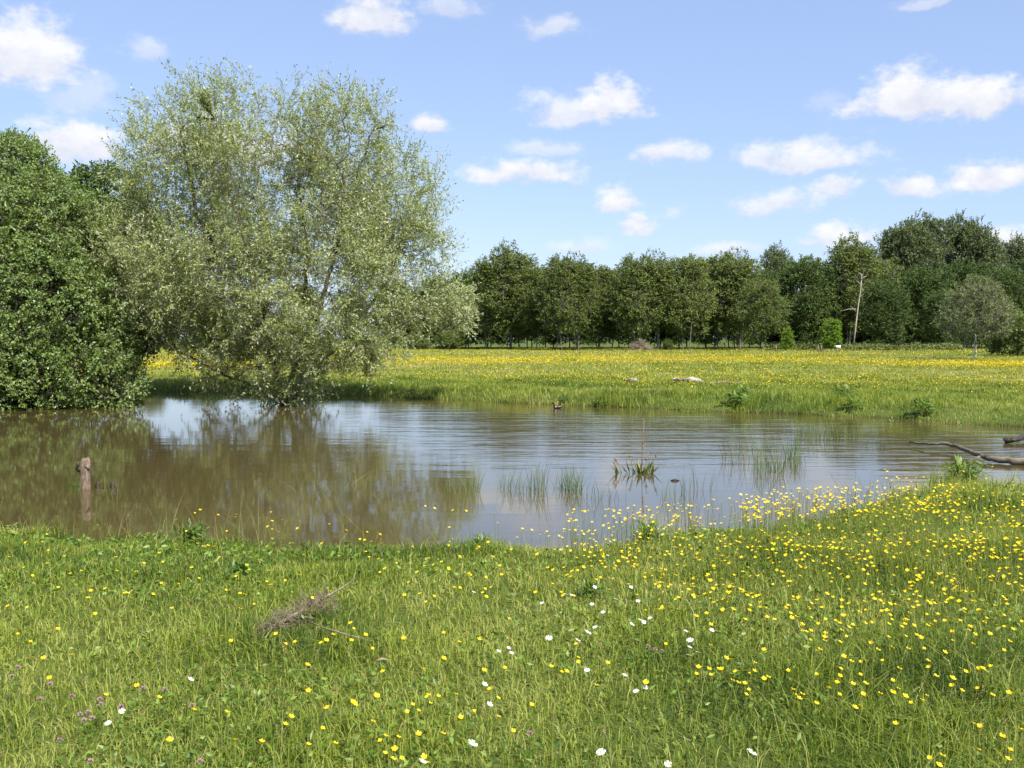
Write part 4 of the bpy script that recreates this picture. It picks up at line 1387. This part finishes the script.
# the waterbird
c = P(558, 408.5, WZ)
t_ = thing('duck', 'small dark brown duck swimming close to the far bank', 'bird', (c[0], c[1], WZ))
SC = .85
prof = [(-.17, .004, .10), (-.13, .03, .085), (-.07, .058, .07), (0, .07, .06), (.07, .062, .055), (.12, .042, .05), (.155, .006, .045)]
V, f4 = [], []
sg = 12
for x, r_, zc in prof:
    for b_ in range(sg):
        th = b_ / sg * 2 * PI
        V.append((-x * SC, math.cos(th) * r_ * SC, (zc - .02 + math.sin(th) * r_ * .8) * SC))
for a in range(len(prof) - 1):
    for b_ in range(sg): f4.append((a * sg + b_, a * sg + (b_ + 1) % sg, (a + 1) * sg + (b_ + 1) % sg, (a + 1) * sg + b_))
g = Geo(); g.add(V, f4)
g.tube([(-.10 * SC, 0, .06 * SC), (-.125 * SC, 0, .11 * SC), (-.13 * SC, 0, .15 * SC), (-.145 * SC, 0, .18 * SC), (-.17 * SC, 0, .185 * SC), (-.185 * SC, 0, .18 * SC)], [.035, .026, .028, .034, .028, .012], 10)
link('body', g.build('duck_body', M_bird, True), t_)
g = Geo(); g.tube([(-.155, 0, .15), (-.175, 0, .147), (-.195, 0, .143)], [.011, .010, .006], 6); link('bill', g.build('duck_bill', M_post, True), t_)
g = Geo(); g.tube([(-.03, -.058, .045), (.03, -.064, .05), (.09, -.045, .058)], [.008, .02, .006], 6); link('wing_patch', g.build('duck_wing', M_pink, True), t_)
g = Geo(); g.tube([(-.075, -.045, .045), (-.055, -.055, .05)], [.010, .016], 6); link('white_patch', g.build('duck_patch', M_signm, True), t_)
t_.scale = (1.05,) * 3

# rushes and reeds in the water
def rush(px, py, hpx, spread_px, n_, label, group, tint=(.25, .2), width=.006, lean=.25, base_z=None, name='rush_tuft', ln=None, heads=0, yfree=None):
    bz = WZ if base_z is None else base_z
    p = P(px, py, bz)
    if base_z is None:
        pass
    else:
        p[2] = gz(p[0], p[1])
    S = p[1] / F
    g = Geo()
    for q_ in range(n_):
        a = rng.uniform(0, 6.28); r_ = spread_px * S * math.sqrt(rng.random())
        b_ = np.array([math.cos(a) * r_, math.sin(a) * min(r_, .45), -.12])
        h = hpx * S * rng.uniform(.45, 1.0)
        d = rng.normal(0, lean, 2) * h
        t = np.linspace(0, 1, 5)
        pts_ = b_ + np.stack([d[0] * t ** 2, d[1] * t ** 2, (h + .12) * t * (1 - .12 * t * abs(d[0]) / h)], 1)
        w = width * rng.uniform(.6, 1.2)
        yaw = rng.uniform(0, PI)
        sd_ = np.array([math.cos(yaw), math.sin(yaw), 0])
        Wd = (w * (1 - t ** 2 * .9))[:, None]
        V = np.concatenate([pts_ - sd_ * Wd / 2, pts_ + sd_ * Wd / 2])
        g.add(V, f4=[(i_, i_ + 5, i_ + 6, i_ + 1) for i_ in range(4)], t4=np.clip(rng.normal(*tint), 0, 1))
    t_ = thing(name, label, 'reeds' if name == 'rush_tuft' else 'plant', (p[0], p[1], p[2] if base_z is not None else WZ), group=group)
    link('blades', g.build('rush_blades', M_rush), t_)
    return t_


G1 = 'thin rush tufts standing in the pond'
for a in [(463, 492, 22, 12, 26, 'loose rush tuft left of the cut off row in the middle of the pond'), (474, 488, 30, 5, 12, 'sparse tall rushes at the left end of the middle stand'), (508, 488, 24, 9, 18, 'thin rushes between the left tuft and the taller middle ones'),
          (537, 490, 34, 7, 26, 'taller rush tuft in the middle of the pond'), (522, 493, 22, 14, 22, 'low rush spread at the foot of the taller middle tuft'), (561, 489, 24, 4, 16, 'small rush tuft left of the dense one in the middle stand'),
          (573, 491, 28, 6, 44, 'dense dark rush tuft at the right end of the middle stand'), (768, 472, 30, 10, 46, 'dense rush tuft at the front of the right stand'), (742, 462, 32, 14, 34, 'reddish loose rushes at the left of the right stand'),
          (793, 460, 26, 5, 40, 'small upright dense rush clump at the right of the right stand'), (757, 450, 26, 16, 30, 'pale thin rushes behind the right stand'), (818, 440, 22, 14, 80, 'broad green rush tuft near the far bank at the right'),
          (853, 438, 18, 5, 22, 'small rush tuft right of the broad one near the far bank'), (782, 468, 22, 14, 26, 'sparse low rushes between the two dense clumps of the right stand'), (880, 446, 14, 8, 10, 'few faint rush blades left of the fallen branch'),
          (672, 500, 26, 8, 14, 'few thin rushes between the dock clump and the near bank'), (600, 500, 22, 16, 16, 'sparse leaning rushes left below the dock clump'), (700, 492, 30, 12, 14, 'sparse thin stems right of the dock clump')]:
    px, py, hp, sp_, n_, lb = a
    rush(px, py, hp * 1.15, sp_ * 1.7, int(n_ * 2.0), lb, G1, tint=(.42, .2) if 'reddish' not in lb else (.7, .2), width=.0065)
rush(345, 490, 24, 26, 60, 'low sprawling clump of dry stems in the pond left of the middle', None, tint=(.75, .18), lean=.8, width=.007, name='dry_stem_clump')
rush(310, 492, 20, 14, 22, 'thin dry stems beside the sprawling clump', None, tint=(.75, .18), lean=.7, width=.007, name='dry_stem_clump')
rush(72, 491, 26, 9, 22, 'green blades standing left of the pond stump', None, tint=(.4, .15), lean=.3, width=.007)
rush(108, 500, 44, 12, 9, 'few tall leaning blades right of the pond stump', None, tint=(.5, .15), lean=.35, width=.006)
for q_, (px, py, hp, n_) in enumerate([(215, 541, 60, 5), (168, 538, 45, 8), (240, 541, 36, 10), (120, 540, 34, 10), (30, 534, 24, 12), (345, 545, 34, 8), (250, 540, 60, 4), (440, 540, 40, 8), (690, 528, 52, 10), (760, 524, 42, 10), (860, 500, 46, 10), (800, 515, 50, 12), (640, 532, 36, 14), (900, 494, 30, 10), (475, 538, 30, 10), (590, 536, 34, 12)]):
    rush(px, py, hp * 1.15, 14, n_ * 2, ['tall bare grass stalks on the near bank left of centre', 'stalks right of the stump on the near bank', 'tuft of stalks left of the buttercup stems at the waterline', 'stalks below the wooden knobs', 'short stalks at the left border of the near bank',
                             'stalks in front of the dry stem clump', 'two very tall leaning stalks on the left bank', 'stalks beneath the isolated buttercup cluster', 'tall grasses in front of the right stand of rushes', 'fine tall grasses below the dense rush clump',
                             'tall grasses where the buttercups meet the water', 'tall grasses left of the buttercup drift', 'grass tussock below the dock clump', 'grasses beside the peninsula', 'short stalks right of the isolated buttercup cluster', 'fine stalks left of the grass tussock'][q_],
         'tall grass tufts on the near waterline', tint=(.68, .2), base_z=-.2, lean=.3, width=.0062, name='grass_tuft')

# the dock clump with its dead flower spikes
p = P(640, 473, WZ)
t_ = thing('dock_plant', 'dock clump with one tall brown seed spike in the middle of the water', 'plant', tuple(p))
g = Geo(); S = p[1] / F
for q_ in range(34):
    a = rng.uniform(0, 6.28); el_ = rng.uniform(.5, 1.3)
    d = np.array([[math.cos(a) * math.cos(el_), math.sin(a) * math.cos(el_), math.sin(el_)]])
    b_ = np.array([[math.cos(a) * .1 * rng.random(), math.sin(a) * .1 * rng.random(), -.03]]) + [[rng.normal(0, .09), 0, 0]]
    g.leaves(b_, d, [[-math.sin(a), math.cos(a), 0]], rng.uniform(.14, .30), .045, [rng.uniform(.2, .9)], .2)
link('leaves', g.build('dock_leaves', M_rush), t_)
for sx, h, ln_ in ((.02, .80, .04), (.16, .34, .10), (-.10, .26, -.05), (.08, .30, .02), (-.26, .22, -.12), (-.34, .17, -.05)):
    g = Geo()
    g.tube([(sx, 0, -.05), (sx + ln_ * .4, 0, h * .5), (sx + ln_, 0, h)], [.006, .005, .003], 5)
    link('stalk', g.build('dock_stalk', M_seed), t_)
    g = Geo(); k_ = int(70 * (1 if h > .5 else .6))
    f = rng.uniform(.42 if h > .5 else .5, .78 if h > .5 else 1.0, k_)
    B_ = np.stack([sx + ln_ * f, f * 0, h * f], 1) + rng.normal(0, .007, (k_, 3))
    g.leaves(B_, rdir(k_) + [0, 0, .6], rdir(k_), np.full(k_, .022), np.full(k_, .014), rng.random(k_))
    link('seed_spike', g.build('dock_seeds', M_seed), t_)
p2 = P(675, 481, WZ)
g = Geo(); g.tube([(-.06, 0, .005), (0, 0, .018), (.06, .01, .004)], [.008, .016, .008], 6); tag(link('floating_stick', g.build('floating_stick', M_wet, True), loc=tuple(p2)), 'short dark stick floating right of the dock clump', 'stick')

# broad-leaved docks on both banks
def dock(px, py, size, label, group, zz=0.0, wd=.3, tint=(.35, .25), k_=34, z_up=.8):
    p = P(px, py, zz); p[2] = gz(p[0], p[1])
    g = Geo(); st = Geo()
    for q_ in range(k_):
        a = rng.uniform(0, 6.28); el_ = rng.uniform(.25, 1.2)
        d = np.array([math.cos(a) * math.cos(el_), math.sin(a) * math.cos(el_), math.sin(el_)])
        hb = rng.uniform(0, .35) * size * z_up
        b_ = np.array([rng.normal(0, .12) * size, rng.normal(0, .1) * size, hb])
        e_ = b_ + d * size * .18
        st.tube([b_ - [0, 0, hb], b_, e_], [.005, .004, .003], 3, cap=False)
        L_ = rng.uniform(.28, .5) * size
        g.leaves([e_], [d], [[-math.sin(a), math.cos(a), .2]], L_ * .55, L_ * wd, [np.clip(rng.normal(*tint), 0, 1)], .1)
        e2 = e_ + d * L_ * .35
        g.leaves([e2], [d * [1, 1, .1] + [0, 0, -.25]], [[-math.sin(a), math.cos(a), .2]], L_ * .6, L_ * wd * .9, [np.clip(rng.normal(*tint), 0, 1)], .1)
    t_ = thing('dock_plant' if group != 'x' else 'herb', label, 'plant', tuple(p), group=group)
    link('leaves', g.build('dock_leaves', M_herb), t_); link('stalks', st.build('dock_stalks', M_stem), t_)
    return t_


GD = 'leafy plants on the far bank'
for q_, (px, py, sz) in enumerate([(735, 404, 1.1), (742, 400, .8), (845, 402, .9), (853, 408, .8), (925, 412, 1.0), (860, 412, .9), (690, 405, .8), (655, 404, .7), (565, 398, .6), (600, 400, .7), (800, 410, .9), (960, 418, .9), (995, 421, .9), (410, 393, .6), (768, 408, .8), (722, 408, .8), (890, 413, .8), (500, 398, .6)]):
    dock(px, py, sz * .75, ['large leafy dock right of the bleached trunk on the far bank', 'smaller dock touching the large one on the far bank', 'dark leafy clump on the far bank above the small rush tuft', 'bright clump just right of the dark leafy one on the far bank',
                      'wide dark leafy clump on the far bank above the tip of the fallen branch', 'clump at the waterline below the dark leafy one', 'clump at the waterline below the thickest bleached log', 'low clump below and right of the single bleached log',
                      'low clump right behind the duck', 'low clump between duck and bleached logs', 'clump on the far bank above the broad rush tuft', 'clump above the middle of the fallen branch', 'clump on the far bank above the dark log',
                      'low clump on the far bank near the willow', 'clump left of the broad rush tuft at the waterline', 'clump at the waterline below the large dock', 'low leafy clump between the small rush tuft and the fallen branch', 'low clump left of the duck on the far bank'][q_], GD, -.1, .32)
dock(192, 541, .34, 'dark green leafy clump at the edge of the near bank, right of the stump', 'leafy plants on the near bank', -.15, .22, (.2, .15), 60, 1.0)
dock(240, 575, .26, 'low dark leafy patch in the grass right of the leafy clump', 'leafy plants on the near bank', -.05, .26, (.2, .15), 50, .5)
dock(590, 598, .26, 'dark green leafy patch below the daisies nearest the water', 'leafy plants on the near bank', -.03, .2, (.3, .15), 40, .5)
dock(965, 482, .55, 'leafy plant on the tip of the peninsula below the fallen branch', 'leafy plants on the near bank', -.15, .2, (.5, .2), 60, 1.2)
dock(648, 538, .38, 'bright green leafy tussock at the water edge below the dock clump', 'leafy plants on the near bank', -.15, .12, (.7, .2), 80, 1.0)
dock(480, 545, .26, 'bright green leafy tussock beside the buttercup stems', 'leafy plants on the near bank', -.15, .12, (.7, .2), 60, 1.0)

# the dead branch in the grass
p0 = P(300, 622, .05)
root = thing('dead_branch', 'dry grey brown branch with tangled twigs lying in the near grass', 'branch', tuple(p0))
main = [P(356, 578, .15), P(340, 589, .14), P(325, 597, .12), P(310, 605, .10), P(296, 614, .08), P(278, 624, .07), P(260, 634, .05)]
g = Geo(); g.tube(main, [.004, .006, .008, .009, .010, .008, .004], 7); o = link('stem', g.build('branch_stem', M_twig, True), root); o.location = -p0
g = Geo()
for q_ in range(180):
    f = rng.uniform(.3, 1); i_ = min(int(f * 6), 5); a_ = main[i_] + (main[i_ + 1] - main[i_]) * (f * 6 - i_)
    l_ = rng.uniform(.03, .14)
    d = unit(np.array([rng.normal(-.2, 1), rng.normal(-.2, .8), rng.normal(.05, .45)]))
    m_ = a_ + d * l_ * .5 + rng.normal(0, .015, 3); e_ = m_ + unit(d + rdir(1)[0] * .6) * l_ * .6
    m_[2] = max(m_[2], .03); e_[2] = max(e_[2], .02)
    g.tube([a_, m_, e_], [.0022, .0018, .001], 4, cap=False)
    for _ in range(3):
        e3 = m_ + unit(d + rdir(1)[0] * .9) * rng.uniform(.03, .08); e3[2] = max(e3[2], .02)
        g.tube([m_, e3], [.0014, .0009], 3, cap=False)
extra = [P(372, 641, .07), P(345, 634, .09), P(325, 628, .1), P(305, 620, .1)]
g.tube(extra, [.002, .004, .004, .005], 5)
o = link('twigs', g.build('branch_twigs', M_twig), root); o.location = -p0
g = Geo(); a_ = P(388, 660, .06); c = P(376, 661, .06); g.tube([c, (a_ + c) / 2 + [0, 0, .008], a_], [.006, .008, .005], 6)
tag(link('small_stick', g.build('small_stick', M_twig, True), loc=(0, 0, 0)), 'short tan stick in the grass right of the dead branch', 'stick')
